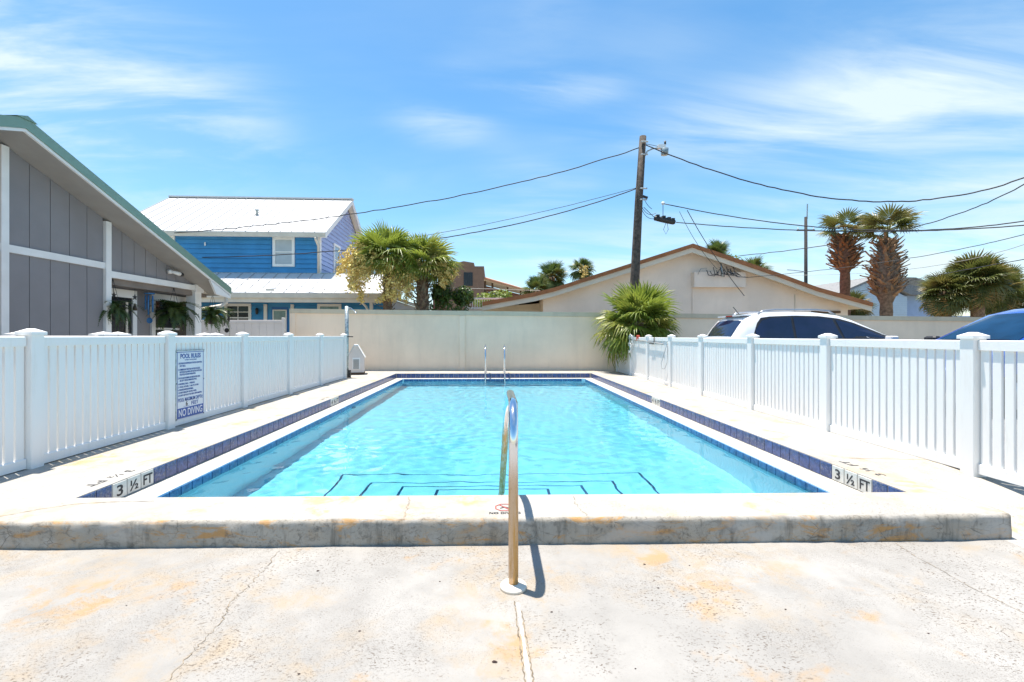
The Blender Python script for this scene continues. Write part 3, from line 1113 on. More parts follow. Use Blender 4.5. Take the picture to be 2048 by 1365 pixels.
# skimmer pole, hose and red clip on the right fence
pk = empty('skimmer_pole', (4.36, 13.0, 1.06), 'thin grey skimmer pole slung along the fence near the palm', 'pole')
MB().tube([(0, 1.75, .06), (-.008, 0.6, .03), (-.008, -.22, .0), (-.005, -1.45, -.05)], .013, 8).build('tube', 'skimmer_grey', pk, True)
MB().tube([(0, -.80, .13), (-.002, -.80, -.03)], .012, 6).build('hook', 'brass_dark', pk, True)
m = MB()
m.box(-.03, .0, -.78, -.50, -.062, -.04)
m.build('bracket', 'brass_dark', pk)
hs_ = empty('white_hose', (4.33, 14.1, .3), 'crumpled white vacuum hose hung over the fence beside the palm', 'hose')
hp = []
hrng = random.Random(12)
for i in range(70):
    t = i / 69
    a = t * 15
    hp.append((hrng.uniform(-.02, .02) - .02, .18 * math.cos(a) * (1 - t * .5) + .28 * (t - .3) + hrng.uniform(-.03, .03), .88 - t * .52 + .15 * math.sin(a) * (1 - t * .6)))
MB().tube(hp, .017, 7).build('hose_coil', 'vinyl', hs_, True)
lp = empty('looped_rope', (4.34, 11.3, .45), 'thin pale rope looped over a white fence post', 'rope')
MB().tube([(0, -.10, .62), (-.02, .05, .35), (-.02, .28, .06), (-.02, .22, -.06), (-.02, .05, -.06), (-.015, -.10, .10), (-.01, -.13, .4), (0, -.10, .62)], .006, 6).build('loop', 'skimmer_grey', lp, True)
rc = empty('red_clamp', (4.38, 13.62, 1.19), 'small red plastic clamp on the white fence rail', 'clamp')
m = MB()
m.bevbox(-.04, .04, -.05, .05, -.05, .055, .012)
m.box(-.05, -.04, -.02, .02, -.11, -.045)
m.build('jaw', 'red_plastic', rc)

# ------------------------------------------------------------------ stucco wall behind the pool
sw = empty('stucco_wall', (0, 16.1, 0), 'long cream stucco wall with a weathered cap behind the pool', 'wall')


def wtop(x):
    return 2.02 - (x + 7.05) * .0112


bays = [(-7.05, -1.17), (-1.17, 4.4), (4.4, 12.0), (12.0, 24.0)]
for (a, b) in bays:
    m = MB()
    m.prism([(a + .001, 0, -.3), (b - .001, 0, -.3), (b - .001, 0, wtop(b)), (a + .001, 0, wtop(a))], (0, .2, 0))
    m.build('wall_bay', 'wall_stucco', sw)
for (a, b) in ((-7.1, -1.06), (-1.059, 24.05)):
    m = MB()
    m.prism([(a, -.045, wtop(a) + .001), (b, -.045, wtop(b) + .001), (b, -.045, wtop(b) + .155), (a, -.045, wtop(a) + .155)], (0, .29, 0))
    m.build('wall_cap', 'wall_cap', sw)
for x in (-1.07, 12.0):
    m = MB()
    m.bevbox(x - .105, x + .105, -.032, .02, -.02, wtop(x) - .004, .008)
    m.build('pilaster', 'wall_stucco', sw)
m = MB()
m.box(-7.10, -6.90, -.03, .23, -.02, wtop(-7) - .003)
m.build('end_pier', 'wall_stucco', sw)

# shower post
sh = empty('shower_post', (-4.27, 13.42, 0), 'grey galvanized shower post standing at the end of the picket fence', 'shower')
MB().tube([(0, 0, 0), (0.004, 0, 1.2), (0, 0, 2.09)], .055, 12).build('post', 'galvanized', sh, True)
MB().tube([(.05, 0, 2.04), (.12, -.01, 2.04), (.16, -.02, 2.01), (.27, -.05, 1.92)], .012, 8).build('shower_arm', 'chrome', sh, True)
MB().lathe([(.012, .03), (.03, .0), (.032, -.012)], (.275, -.05, 1.90), 12).build('shower_head', 'chrome', sh, True)
MB().tube([(.03, -.03, 1.20), (.10, -.05, 1.20), (.20, -.06, 1.20)], .016, 6).build('valve', 'black_plastic', sh, True)
m = MB()
m.box(.05, .12, -.05, .02, 0, .22)
m.build('drain_box', 'black_plastic', sh)

# small gabled equipment cover
dh = empty('equipment_cover', (-4.30, 14.4, 0), 'white gabled equipment cover with a louvred vent by the stucco wall', 'cover', rz=R(14))
m = MB()
m.box(-.26, .26, -.02, .75, .0, .07)
m.build('base', 'wood_brown', dh)
m = MB()
m.prism([(-.25, 0, .071), (.25, 0, .071), (.25, 0, .55), (.055, 0, .90), (-.055, 0, .90), (-.25, 0, .55)], (0, .7, 0))
m.build('body', 'vinyl_tan', dh)
for s in (-1, 1):
    m = MB()
    m.prism([(s * .27, -.03, .53), (s * .05, -.03, .925), (s * .05, -.03, .945), (s * .285, -.03, .535)][:: s], (0, .77, 0))
    m.build('roof_panel', 'white_paint', dh)
m = MB()
m.box(-.06, .06, -.03, .74, .902, .95)
m.build('ridge_cap', 'white_paint', dh)
m = MB()
m.box(-.10, .13, -.012, -.001, .17, .54)
m.build('vent_frame', 'white_paint', dh)
for i in range(10):
    m = MB()
    m.prism([(-.075, -.013, .20 + .031 * i), (.105, -.013, .20 + .031 * i), (.105, -.03, .19 + .031 * i), (-.075, -.03, .19 + .031 * i)], (0, .003, .006))
    m.build('louvre', 'skimmer_grey', dh)

# ------------------------------------------------------------------ grey gabled house on the left
GX, RX = -8.0, -7.4
AY, AZ, SL = 7.35, 4.64, .3715


def roof_z(y):
    return AZ - abs(y - AY) * SL


gh = empty('grey_house', (GX, 7.35, 0), 'grey board-and-batten house with a green metal roof and white trim', 'house')


def gb(m, name, mat, smooth=False):
    for i, v in enumerate(m.v):
        m.v[i] = (v[0] - GX, v[1] - 7.35, v[2])
    return m.build(name, mat, gh, smooth)


def wallboard(y0, y1, z0, z1=None):
    m = MB()
    t0 = roof_z(y0) - .19 if z1 is None else z1
    t1 = roof_z(y1) - .19 if z1 is None else z1
    m.prism([(GX, y0, z0), (GX, y1, z0), (GX, y1, t1), (GX, y0, t0)], (-.03, 0, 0))
    gb(m, 'wall_board', 'grey_siding')


m = MB()
m.prism([(GX - .03, 1.9, -.2), (GX - .03, 9.62, -.2), (GX - .03, 9.62, roof_z(9.62) - .20), (GX - .03, AY, AZ - .20), (GX - .03, 1.9, roof_z(1.9) - .2)], (-.1, 0, 0))
gb(m, 'wall_core', 'interior_wood')
BW = .372
for i in range(-14, 5):
    y0 = 7.66 + BW * i
    if 7.4 < y0 + BW <= 7.68:
        continue
    y1 = y0 + BW - .012
    if y1 > 9.51 or y0 < 2.0 or 7.40 < y0 < 7.6:
        continue
    wallboard(y0, y1, 0, 2.60)
    wallboard(y0, y1, 2.73)
for i in range(9):
    y0 = 9.66 + .335 * i
    y1 = y0 + .323
    if roof_z(y1) - .19 > 2.60:
        wallboard(y0, y1, 2.58)
m = MB()
m.prism([(GX - .031, 9.62, 2.3), (GX - .031, 12.95, 2.3), (GX - .031, 12.95, roof_z(12.95) - .2), (GX - .031, 9.62, roof_z(9.62) - .2)], (-.1, 0, 0))
gb(m, 'header_core', 'interior_wood')
for (y0, y1, z0, z1, t, nm) in ((7.53, 7.65, 0, None, .05, 'corner_trim'), (9.52, 9.65, 0, None, .06, 'corner_trim'), (2, 7.528, 2.602, 2.728, .035, 'band_trim'), (7.652, 9.518, 2.602, 2.728, .035, 'band_trim'),
                                (9.652, 12.62, 2.44, 2.575, .055, 'porch_beam')):
    m = MB()
    zt_ = z1 if z1 is not None else roof_z(y1) - .20
    m.box(GX - .028, GX + t, y0, y1, z0, zt_)
    gb(m, nm, 'white_paint')
m = MB()
m.bevbox(GX - .20, GX + .05, 12.34, 12.60, 0, 2.438, .01)
gb(m, 'porch_column', 'white_paint')
m = MB()
m.box(GX - .22, GX + .075, 12.32, 12.66, 2.40, 2.60)
gb(m, 'column_cap', 'white_paint')
o = text('4', .16, 'skimmer_grey', (GX + .0515, 12.46, 1.72), (0, 1, 0), (0, 0, 1), None, extrude=.001)
o.parent = gh
o.matrix_parent_inverse = Matrix.Translation((-GX, -7.35, 0))
# roof slopes
RU = .06
for s in (1, -1):
    ye = AY + s * 5.66
    ze = roof_z(ye)
    m = MB()
    m.prism([(RX + .01, AY, AZ + .025), (RX + .01, ye, ze + .025), (RX + .01, ye, ze - .02), (RX + .01, AY, AZ - .02)][::s], (-9.5, 0, 0))
    gb(m, 'roof_panel', 'green_metal')
    m = MB()
    m.prism([(RX - .03, AY, AZ - .021), (RX - .03, ye, ze - .021), (RX - .03, ye, ze - .185), (RX - .03, AY, AZ - .185)][::s], (-9.4, 0, 0))
    gb(m, 'soffit', 'grey_soffit')
    m = MB()
    m.prism([(RX + .03, AY, AZ + .04), (RX + .03, ye, ze + .04), (RX + .03, ye, ze - .135), (RX + .03, AY, AZ - .135)][::s], (-.058, 0, 0))
    gb(m, 'rake_trim', 'green_metal')
    m = MB()
    m.prism([(RX + .012, AY, AZ - .137), (RX + .012, ye, ze - .137), (RX + .012, ye, ze - .186), (RX + .012, AY, AZ - .186)][::s], (-.04, 0, 0))
    gb(m, 'rake_board', 'white_paint')
m = MB()
m.prism([(RX + .05, AY - .16, AZ + .00), (RX + .05, AY, AZ + .065), (RX + .05, AY + .16, AZ + .00)], (-9.5, 0, 0))
gb(m, 'ridge_cap', 'green_metal')
m = MB()
ye = AY + 5.66
m.prism([(RX + .016, ye - .95, roof_z(ye - .95) - .205), (RX + .016, ye - .02, roof_z(ye) - .205), (RX + .016, ye - .02, roof_z(ye) - .26), (RX + .016, ye - .68, roof_z(ye) - .20)], (-.05, 0, 0))
gb(m, 'eave_return', 'white_paint')
# eave gutter, beam and elbow beyond the column
m = MB()
m.box(GX - .12, GX + .04, 12.665, 14.0, 2.40, 2.50)
gb(m, 'gutter', 'cream_paint')
m = MB()
m.tube([(GX - .02, 13.85, 2.40), (GX - .02, 13.87, 2.22), (GX - .1, 13.75, 2.12), (GX - .32, 13.3, 2.0), (GX - .42, 13.1, 1.95)], .055, 8)
gb(m, 'downspout', 'cream_paint', True)
m = MB()
m.box(GX - .46, GX - .36, 12.98, 13.10, 0, 2.4)
gb(m, 'corner_post', 'cream_paint')
# recessed porch wall with doors
PX = -8.45
m = MB()
m.box(PX - .1, PX, 9.60, 13.0, -.2, 2.43)
gb(m, 'porch_wall', 'grey_siding')
m = MB()
m.box(PX, GX - .13, 9.66, 13.0, 2.43, 2.47)
gb(m, 'porch_ceiling', 'grey_soffit')
for (y0, y1, mat_) in ((9.95, 10.93, 'dark_glass'), (11.40, 12.95, 'dark_glass')):
    for (a, b, c, d_) in ((y0, y0 + .12, 0, 2.28), (y1 - .12, y1, 0, 2.28), (y0 + .1205, y1 - .1205, 2.10, 2.28)):
        m = MB()
        m.box(PX + .001, PX + .05, a, b, c, d_)
        gb(m, 'door_frame', 'white_paint')
    m = MB()
    m.box(PX + .001, PX + .018, y0 + .12, y1 - .12, 0, 2.10)
    gb(m, 'glass_door', mat_)
m = MB()
m.box(PX + .019, PX + .04, 11.52, 12.40, 1.38, 1.43)
gb(m, 'door_rail', 'white_paint')
m = MB()
m.box(PX + .019, PX + .04, 10.62, 10.68, 0.1, 2.0)
gb(m, 'door_stile', 'cream_paint')
# security camera
sc = empty('security_camera', (GX + .03, 11.35, 2.80), 'white security camera with a dark lens under the grey gable', 'camera')
MB().tube([(0, 0, 0), (.08, 0, .0)], .05, 12).build('mount', 'white_paint', sc, True)
MB().tube([(.08, 0, 0), (.13, .12, -.02), (.15, .2, -.03)], [.03, .045, .05], 10).build('housing', 'white_paint', sc, True)
MB().tube([(.15, .2, -.03), (.16, .27, -.04)], [.055, .05], 10).build('lens', 'black_plastic', sc, True)


# ------------------------------------------------------------------ leaves and plants
def fern_mesh(seed):
    r = random.Random(seed)
    m = MB()
    n = 22
    P = []
    for i in range(n):
        t = i / (n - 1)
        P.append(Vector((0, t * (1 - .22 * t), .30 * math.sin(t * 2.0) - .75 * t * t)))
    m.v = [tuple(p) for p in P]
    for i in range(n - 1):
        t = (i + 1) / (n - 1)
        d = (P[i + 1] - P[i]).normalized()
        w = .13 * math.sin(math.pi * min(1, .15 + t * .9)) + .01
        for s in (-1, 1):
            tip = P[i + 1] + Vector((s * w, d.y * .05, -.02 + r.uniform(-.015, .015)))
            b = len(m.v)
            m.v += [tuple(tip + d * .012), tuple(tip - d * .008)]
            m.f.append((i, i + 1, b, b + 1) if s > 0 else (b + 1, b, i + 1, i))
    m.mi = [0] * len(m.f)
    return m.mesh('fern_frond', 'fern_leaf')


FERN = [fern_mesh(s) for s in (1, 2)]


def hanging_fern(loc, r, label, seed):
    q = random.Random(seed)
    o = empty('hanging_fern', loc, label, 'fern', 'hanging ferns on the porch')
    MB().lathe([(.10, -.22), (.15, -.10), (.17, 0)], (0, 0, 0), 14).build('basket', 'black_plastic', o, True)
    for a in (0, 2.1, 4.2):
        MB().tube([(.16 * math.cos(a), .16 * math.sin(a), 0), (0, 0, 2.44 - loc[2])], .005, 4).build('hanger_wire', 'black_plastic', o)
    for i in range(56):
        e = q.uniform(-.45, 1.0)
        inst('fern_frond', FERN[i % 2], o, (0, 0, -.02), (e, q.uniform(-.3, .3), i * 2.4 + q.uniform(-.3, .3)), [r * 1.15 * q.uniform(.75, 1.1)] * 3)
    return o


hanging_fern((-8.02, 9.78, 1.78), .48, 'green fern basket half hidden behind the white corner trim', 1)
hanging_fern((-8.02, 11.62, 1.80), .66, 'large hanging fern in front of the glass door', 2)
hanging_fern((-8.05, 13.25, 1.78), .60, 'hanging fern just past the white porch column', 3)


def chimes(loc, mat, label, n, top):
    o = empty('wind_chime', loc, label, 'wind chime')
    MB().tube([(0, 0, top), (0, 0, 0)], .003, 4).build('cord', 'black_plastic', o)
    MB().lathe([(.10, 0), (.11, -.015), (.10, -.03)], (0, 0, 0), 14).build('crown', mat, o, True)
    for i in range(n):
        a = i * 6.283 / n
        MB().tube([(.075 * math.cos(a), .075 * math.sin(a), -.06), (.075 * math.cos(a), .075 * math.sin(a), -.40 - .06 * (i % 3))], .016, 8).build('tube', mat, o, True)
    MB().tube([(0, 0, 0), (0, 0, -.62)], .003, 4).build('clapper_cord', 'black_plastic', o)
    m = MB().tube([(0, -.004, -.66), (0, .004, -.66)], .07, 14)
    m.build('sail', mat, o)
    return o


chimes((-8.2, 11.05, 2.25), 'chime_blue', 'bright blue wind chime hanging between the two porch doors', 5, .2)
chimes((-8.02, 13.9, 2.05), 'black_plastic', 'dark wind chime hanging beyond the last porch fern', 4, .35)
for y, lb in ((9.93, 'black star ornament on a cord beside the white corner trim'), (10.5, 'black star ornament on a cord in front of the porch door frame')):
    st_ = empty('hanging_star', (-8.12, y, 2.10), lb, 'ornament')
    MB().tube([(0, 0, .33), (0, 0, .06)], .003, 4).build('cord', 'black_plastic', st_)
    pts = []
    for i in range(10):
        a = math.pi / 2 + i * math.pi / 5
        rr = .07 if i % 2 == 0 else .03
        pts.append((-.006, rr * math.cos(a), rr * math.sin(a)))
    MB().prism(pts, (.012, 0, 0)).build('star', 'black_plastic', st_)
    MB().lathe([(.045, -.30), (.03, -.20), (.01, -.14)], (0, 0, 0), 10).build('bell', 'brass_dark', st_, True)

# cream yard fence behind the picket fence
yf = empty('yard_fence', (-5.65, 0, -.05), 'low cream-white yard fence with broad caps in front of the grey house', 'fence')
for y in (4.5, 5.6, 6.72, 6.98, 9.05, 9.4):
    m = MB()
    m.bevbox(-.09, .09, y - .09, y + .09, 0, 1.27, .006)
    p = m.build('post', 'vinyl_tan', yf)
    m = MB()
    m.bevbox(-.115, .115, y - .115, y + .115, 1.271, 1.30, .004)
    m.add([(-.10, y - .10, 1.30), (.10, y - .10, 1.30), (.10, y + .10, 1.30), (-.10, y + .10, 1.30), (0, y, 1.335)], [(0, 1, 4), (1, 2, 4), (2, 3, 4), (3, 0, 4)])
    m.build('post_cap', 'white_paint', p)
for a, b in ((4.59, 5.51), (5.69, 6.63), (7.07, 8.96)):
    m = MB()
    m.bevbox(-.03, .03, a, b, .06, 1.275, .006)
    m.build('fence_panel', 'vinyl_tan', yf)
# tan privacy fence at the end of the yard
pf = empty('privacy_fence', (-8.2, 15.6, 0), 'pinkish-white vinyl privacy fence beside the end of the stucco wall', 'fence')
for i in range(13):
    m = MB()
    x0 = -2.2 + i * .25
    m.bevbox(x0, x0 + .245, -.02, .02, .05, 1.66, .004)
    m.build('panel_board', 'vinyl_tan', pf)
for (z0, z1) in ((1.662, 1.76), (.0, .048)):
    m = MB()
    m.bevbox(-2.2, 1.06, -.035, .035, z0, z1, .006)
    m.build('rail', 'vinyl_tan', pf)
m = MB()
m.bevbox(1.062, 1.15, -.06, .06, 0, 1.84, .008)
m.build('post', 'vinyl_tan', pf)


# ------------------------------------------------------------------ two-storey blue house
bh = empty('blue_house', (-7.9, 21, 0), 'two-storey blue clapboard house with a white standing-seam metal roof', 'house', rz=R(1.6))
UZ0, UZ1 = 4.08, 6.0                # upper storey visible height
BWX = -8.6                          # left end in local coordinates


def clap(x0, x1, y, z0, z1, mat, nm='clapboard', axis='x', h=.215, holes=()):
    z = z0
    while z < z1 - .02:
        t = min(z + h, z1)
        spans = [(x0, x1)]
        for (a, b, c, d_) in holes:
            if z < d_ - .02 and t > c + .02:
                ns = []
                for (p, q) in spans:
                    if b <= p or a >= q:
                        ns.append((p, q))
                    else:
                        if a > p:
                            ns.append((p, a))
                        if b < q:
                            ns.append((b, q))
                spans = ns
        for (p, q) in spans:
            m = MB()
            if axis == 'x':
                m.prism([(p, y - .055, z + .018), (p, y, z + .018), (p, y, t), (p, y - .010, t)], (q - p, 0, 0))
            else:
                m.prism([(y + .055, p, z + .018), (y, p, z + .018), (y, p, t), (y + .010, p, t)][::-1], (0, q - p, 0))
            m.build(nm, mat, bh)
        z = t + .0005


def window(x0, x1, z0, z1, y, fw=.11, glass='blind_white', grid=False, axis='x', parent=None, rail=.5):
    w = bpy.data.objects.new('window', None)
    COL.objects.link(w)
    w.parent = parent or bh

    def bx(nm, a, b, c, d_, f0, f1, mat):
        m = MB()
        if axis == 'x':
            m.box(a, b, y - f1, y - f0, c, d_)
        else:
            m.box(y + f0, y + f1, a, b, c, d_)
        m.build(nm, mat, w)
    bx('frame', x0 - fw, x0, z0 - fw, z1 + fw, -.01, .06, 'white_paint')
    bx('frame', x1, x1 + fw, z0 - fw, z1 + fw, -.01, .06, 'white_paint')
    bx('frame', x0 + .0005, x1 - .0005, z1, z1 + fw, -.01, .06, 'white_paint')
    bx('sill', x0 + .0005, x1 - .0005, z0 - fw, z0, -.01, .065, 'white_paint')
    zm = z0 + (z1 - z0) * rail
    bx('sash_rail', x0 + .001, x1 - .001, zm - .025, zm + .025, .0, .045, 'white_paint')
    bx('pane', x0 + .001, x1 - .001, z0 + .001, zm - .026, .0, .02, glass if isinstance(glass, str) else glass[0])
    bx('pane', x0 + .001, x1 - .001, zm + .026, z1 - .001, .0, .02, glass if isinstance(glass, str) else glass[1])
    if grid:
        xm = (x0 + x1) / 2
        bx('muntin', xm - .015, xm + .015, z0 + .002, zm - .027, .0205, .035, 'white_paint')
        bx('muntin', xm - .015, xm + .015, zm + .027, z1 - .002, .0205, .035, 'white_paint')
        bx('muntin', x0 + .002, xm - .016, (z0 + zm) / 2 - .014, (z0 + zm) / 2 + .014, .0205, .034, 'white_paint')
        bx('muntin', xm + .016, x1 - .002, (z0 + zm) / 2 - .014, (z0 + zm) / 2 + .014, .0205, .034, 'white_paint')
        bx('muntin', x0 + .002, xm - .016, (z1 + zm) / 2 - .014, (z1 + zm) / 2 + .014, .0205, .034, 'white_paint')
        bx('muntin', xm + .016, x1 - .002, (z1 + zm) / 2 - .014, (z1 + zm) / 2 + .014, .0205, .034, 'white_paint')
    return w


m = MB()
m.box(BWX, -.001, .001, 7.9, -.2, 6.0)
m.build('wall_core', 'blue_siding', bh)
HF = [(-2.06, -1.16, 4.45, 5.66), (-7.35, -6.45, 4.45, 5.72)]
clap(BWX, -.10, 0, UZ0, UZ1, 'blue_siding', holes=[(a - .1, b + .1, c - .1, d_ + .1) for a, b, c, d_ in HF])
window(-1.98, -1.24, 4.50, 5.60, 0, .12)
window(-7.27, -6.53, 4.52, 5.64, 0, .12)
m = MB()
m.box(-.099, .036, -.05, .10, 2.3, 6.0)
m.build('corner_trim', 'white_paint', bh)
# gable side
clap(.10, 7.9, 0, 3.0, 6.0, 'periwinkle_siding', axis='y')
window(1.9, 2.7, 4.35, 5.75, .03, .10, 'window_glass', axis='y')
z = 6.0
while z < 8.35:
    t = min(z + .215, 8.38)
    hw = lambda zz: max(0.02, (8.42 - zz) / .62 * .99)
    m = MB()
    zb_ = z + .018
    m.add([(.055, 3.95 - hw(zb_), zb_), (.055, 3.95 + hw(zb_), zb_), (.010, 3.95 + hw(t), t), (.010, 3.95 - hw(t), t), (-.02, 3.95 - hw(zb_), zb_), (-.02, 3.95 + hw(zb_), zb_)], [(0, 1, 2, 3), (4, 5, 1, 0)])
    m.build('clapboard', 'periwinkle_siding', bh)
    z = t + .0005
MB().prism([(-.001, .001, 6.001), (-.001, 7.9, 6.001), (-.001, 3.95, 8.43)], (-.1, 0, 0)).build('gable_core', 'periwinkle_siding', bh)
# main roof
RZ, EZ, OV = 8.52, 6.02, .35
sl = (RZ - EZ) / 3.95
nP = 19
XL = -9.2
pw = (OV + .05 - XL) / nP
for s in (1, -1):
    for i in range(nP):
        x0 = XL + pw * i
        m = MB()
        ye = 3.95 - s * (3.95 + .40)
        ze = EZ - .40 * sl + .12
        m.prism([(x0 + .004, 3.95, RZ + .12), (x0 + .004, ye, ze), (x0 + .004, ye, ze - .03), (x0 + .004, 3.95, RZ + .09)][::-s], (pw - .008, 0, 0))
        m.cur = 1
        m.prism([(x0 - .014, 3.95, RZ + .155), (x0 - .014, ye, ze + .03), (x0 - .014, ye, ze - .02), (x0 - .014, 3.95, RZ + .10)][::-s], (.026, 0, 0))
        m.build('roof_panel', ['white_metal_roof', 'seam_grey'], bh)
m = MB()
m.box(XL - .02, OV + .07, 3.80, 4.10, RZ + .10, RZ + .175)
m.build('ridge_cap', 'white_metal_roof', bh)
m = MB()
m.box(XL, OV, -.42, -.36, EZ - .40 * sl - .10, EZ - .40 * sl + .086)
m.build('gutter', 'cream_paint', bh)
m = MB()
m.box(XL, OV - .02, -.359, -.002, EZ - .30, EZ - .26)
m.build('soffit', 'white_paint', bh)
for s in (1, -1):
    ye = 3.95 - s * 4.32
    m = MB()
    m.prism([(OV, 3.95, RZ + .085), (OV, ye, EZ - .38 * sl + .085), (OV, ye, EZ - .38 * sl - .14), (OV, 3.95, RZ - .14)][::-s], (.04, 0, 0))
    m.build('rake_board', 'white_paint', bh)
    m = MB()
    m.prism([(.04, 3.95, RZ + .02), (.04, ye, EZ - .38 * sl + .02), (.04, ye, EZ - .38 * sl - .02), (.04, 3.95, RZ - .02)][::-s], (OV - .042, 0, 0))
    m.build('rake_soffit', 'cream_paint', bh)
MB().tube([(-.06, -.40, 5.66), (-.06, -.38, 5.55), (-.045, -.09, 5.32), (-.045, -.09, 4.1)], .05, 8).build('downspout', 'cream_paint', bh, True)
MB().lathe([(.07, 0), (.06, .34), (.09, .36), (.09, .42)], (-3.55, 1.55, 6.98), 10).build('roof_vent', 'galvanized', bh, True)
MB().box(-5.1, -5.05, -.07, -.03, 5.30, 5.45).build('wall_light', 'white_paint', bh)
# porch roof, wrapping past the right corner
pxs = [-8.6 + .52 * i for i in range(23)]
for i, x0 in enumerate(pxs):
    m = MB()
    w = .512
    m.prism([(x0, -.04, 4.07), (x0, -1.95, 3.02), (x0, -1.95, 2.99), (x0, -.04, 4.04)], (w, 0, 0))
    m.cur = 1
    m.prism([(x0 - .012, -.04, 4.10), (x0 - .012, -1.95, 3.05), (x0 - .012, -1.95, 3.0), (x0 - .012, -.04, 4.05)], (.02, 0, 0))
    m.build('porch_roof_panel', ['white_metal_roof', 'seam_grey'], bh)
m = MB()
m.prism([(.04, .0, 4.06), (3.36, -.04, 4.04), (3.36, 6.0, 4.0), (.04, 6.0, 4.06)], (0, 0, -.04))
m.build('side_porch_roof', 'white_metal_roof', bh)
PW = 3.36
m = MB()
m.box(-8.6, PW, -.04, -.002, 4.072, 4.11)
m.build('flashing', 'galvanized', bh)
m = MB()
m.box(-8.6, PW, -1.97, -1.90, 2.80, 2.985)
m.build('porch_fascia', 'cream_paint', bh)
m = MB()
m.box(-8.6, PW - .1, -1.899, -1.75, 2.62, 2.80)
m.build('porch_beam', 'cream_paint', bh)
MB().box(-1.6, -1.28, -1.80, -1.70, 3.10, 3.19).build('roof_vent', 'cream_paint', bh)
# lower wall stands back under the porch
LY = -.30
clap(-8.6, 3.2, LY, 0, 2.9, 'blue_siding', h=.215, holes=[(-4.05, -2.92, -1, 2.55), (-2.22, -1.12, -1, 2.62), (.02, 1.05, 1.1, 2.66)])
MB().box(-8.6, 3.2, LY + .001, -.001, -.2, 3.0).build('porch_wall', 'blue_siding', bh)
window(-3.95, -3.02, 1.52, 2.55, LY, .12, 'dark_glass', grid=True)
window(.12, .95, 1.2, 2.55, LY, .12, ('dark_glass', 'pane_teal'), rail=.42)
dr = MB().box(-2.02, -1.30, LY - .02, LY + .02, 0, 2.52).build('door', 'blue_door_paint', bh)
MB().box(-1.92, -1.40, LY - .034, LY - .0205, .45, 2.35).build('glass', 'pane_teal', dr)
for (a, b, c, d_) in ((-1.97, -1.921, .4, 2.40), (-1.399, -1.35, .4, 2.40), (-1.9205, -1.3995, 2.351, 2.40)):
    MB().box(a, b, LY - .045, LY - .0205, c, d_).build('glass_frame', 'white_paint', dr)
for x in (-2.28, -1.10):
    MB().box(x - .07, x + .07, LY - .07, LY + .02, 0, 2.64).build('door_trim', 'white_paint', bh)
MB().lathe([(.03, 0), (.06, .06), (.07, .22), (.02, .30)], (-2.62, LY - .12, 2.18), 8).build('wall_lantern', 'black_plastic', bh, True)
for x in (-4.6, 2.75):
    m = MB().box(x - .06, x + .06, -1.88, -1.76, 0, 2.618)
    m.build('porch_post', 'cream_paint', bh)
    pts = bez((x - .06, -1.82, 1.95), (x - .10, -1.82, 2.40), (x - .36, -1.82, 2.60), 6)
    MB().tube(pts, .05, 6).build('post_bracket', 'cream_paint', bh)
# little lean-to seen between the palms
le = empty('garden_shed', (-4.7, 23.6, 0), 'low cream shed with dark windows behind the flowering palms', 'shed')
MB().box(-1.0, 1.0, 0, 2, -.2, 2.62).build('wall', 'cream_paint', le)
MB().prism([(-1.1, -.15, 3.35), (1.15, -.15, 2.60), (1.15, -.15, 2.74), (-1.1, -.15, 3.50)], (0, 2.3, 0)).build('roof', 'cream_paint', le)
MB().prism([(-1.0, .001, 2.621), (1.0, .001, 2.621), (-1.0, .001, 3.28)], (0, 1.9, 0)).build('gable', 'white_paint', le)
for x in (-.55, -.05, .42):
    MB().box(x - .16, x + .16, -.03, -.001, 2.05, 2.52).build('window', 'dark_glass', le)


# ------------------------------------------------------------------ palms
def fan_mesh(seed, mat, n=27, R0=1.0, pet=.75, spread=2.15, droop=.25, fold=.25, tip=.3):
    r = random.Random(seed)
    m = MB()
    # petiole
    pp = [(0, pet * t, .06 * math.sin(t * 3)) for t in (0, .33, .66, 1.0)]
    m.tube(pp, [.026, .020, .016, .012], 4)
    hub = Vector((0, pet, .0))
    da = 2 * spread / (n - 1)

    def shape(p):
        rr = (p - hub)
        z = -fold * abs(rr.x) * .8 - droop * (rr.length ** 2) * .55
        return Vector((p.x, p.y, p.z + z))
    for i in range(n):
        a = -spread + da * i + r.uniform(-.03, .03)
        L = R0 * (.80 + .20 * math.cos(a * .7)) * r.uniform(.90, 1.06)
        d = Vector((math.sin(a), math.cos(a), 0))
        s = Vector((d.y, -d.x, 0))
        wm = L * .48 * math.tan(da / 2) * 1.1
        b = hub + d * .02
        mid = hub + d * L * .50
        q = hub + d * L * .78 + s * r.uniform(-.02, .02)
        e = hub + d * L + s * r.uniform(-.05, .05)
        tz = -tip * r.uniform(.3, 1.2) * L
        V = [b, mid - s * wm, mid + Vector((0, 0, .022)), mid + s * wm, q - s * wm * .62, q + Vector((0, 0, .014)), q + s * wm * .62, e]
        V = [shape(v) for v in V]
        for k_ in (4, 5, 6):
            V[k_].z += tz * .25
        V[7].z += tz
        m.add(V, [(0, 2, 1), (0, 3, 2), (1, 2, 5, 4), (2, 3, 6, 5), (4, 5, 7), (5, 6, 7)])
    return m.mesh('frond', mat)


FR = {}
for key, mat in (('green', 'frond_green'), ('deep', 'frond_deep'), ('olive', 'frond_olive'), ('dead', 'frond_dead')):
    FR[key] = [fan_mesh(11 + i, mat, 25 + 2 * (i % 3), droop=.12 + .12 * i, fold=.1 + .12 * i, tip=.08 + .16 * i) for i in range(4)]


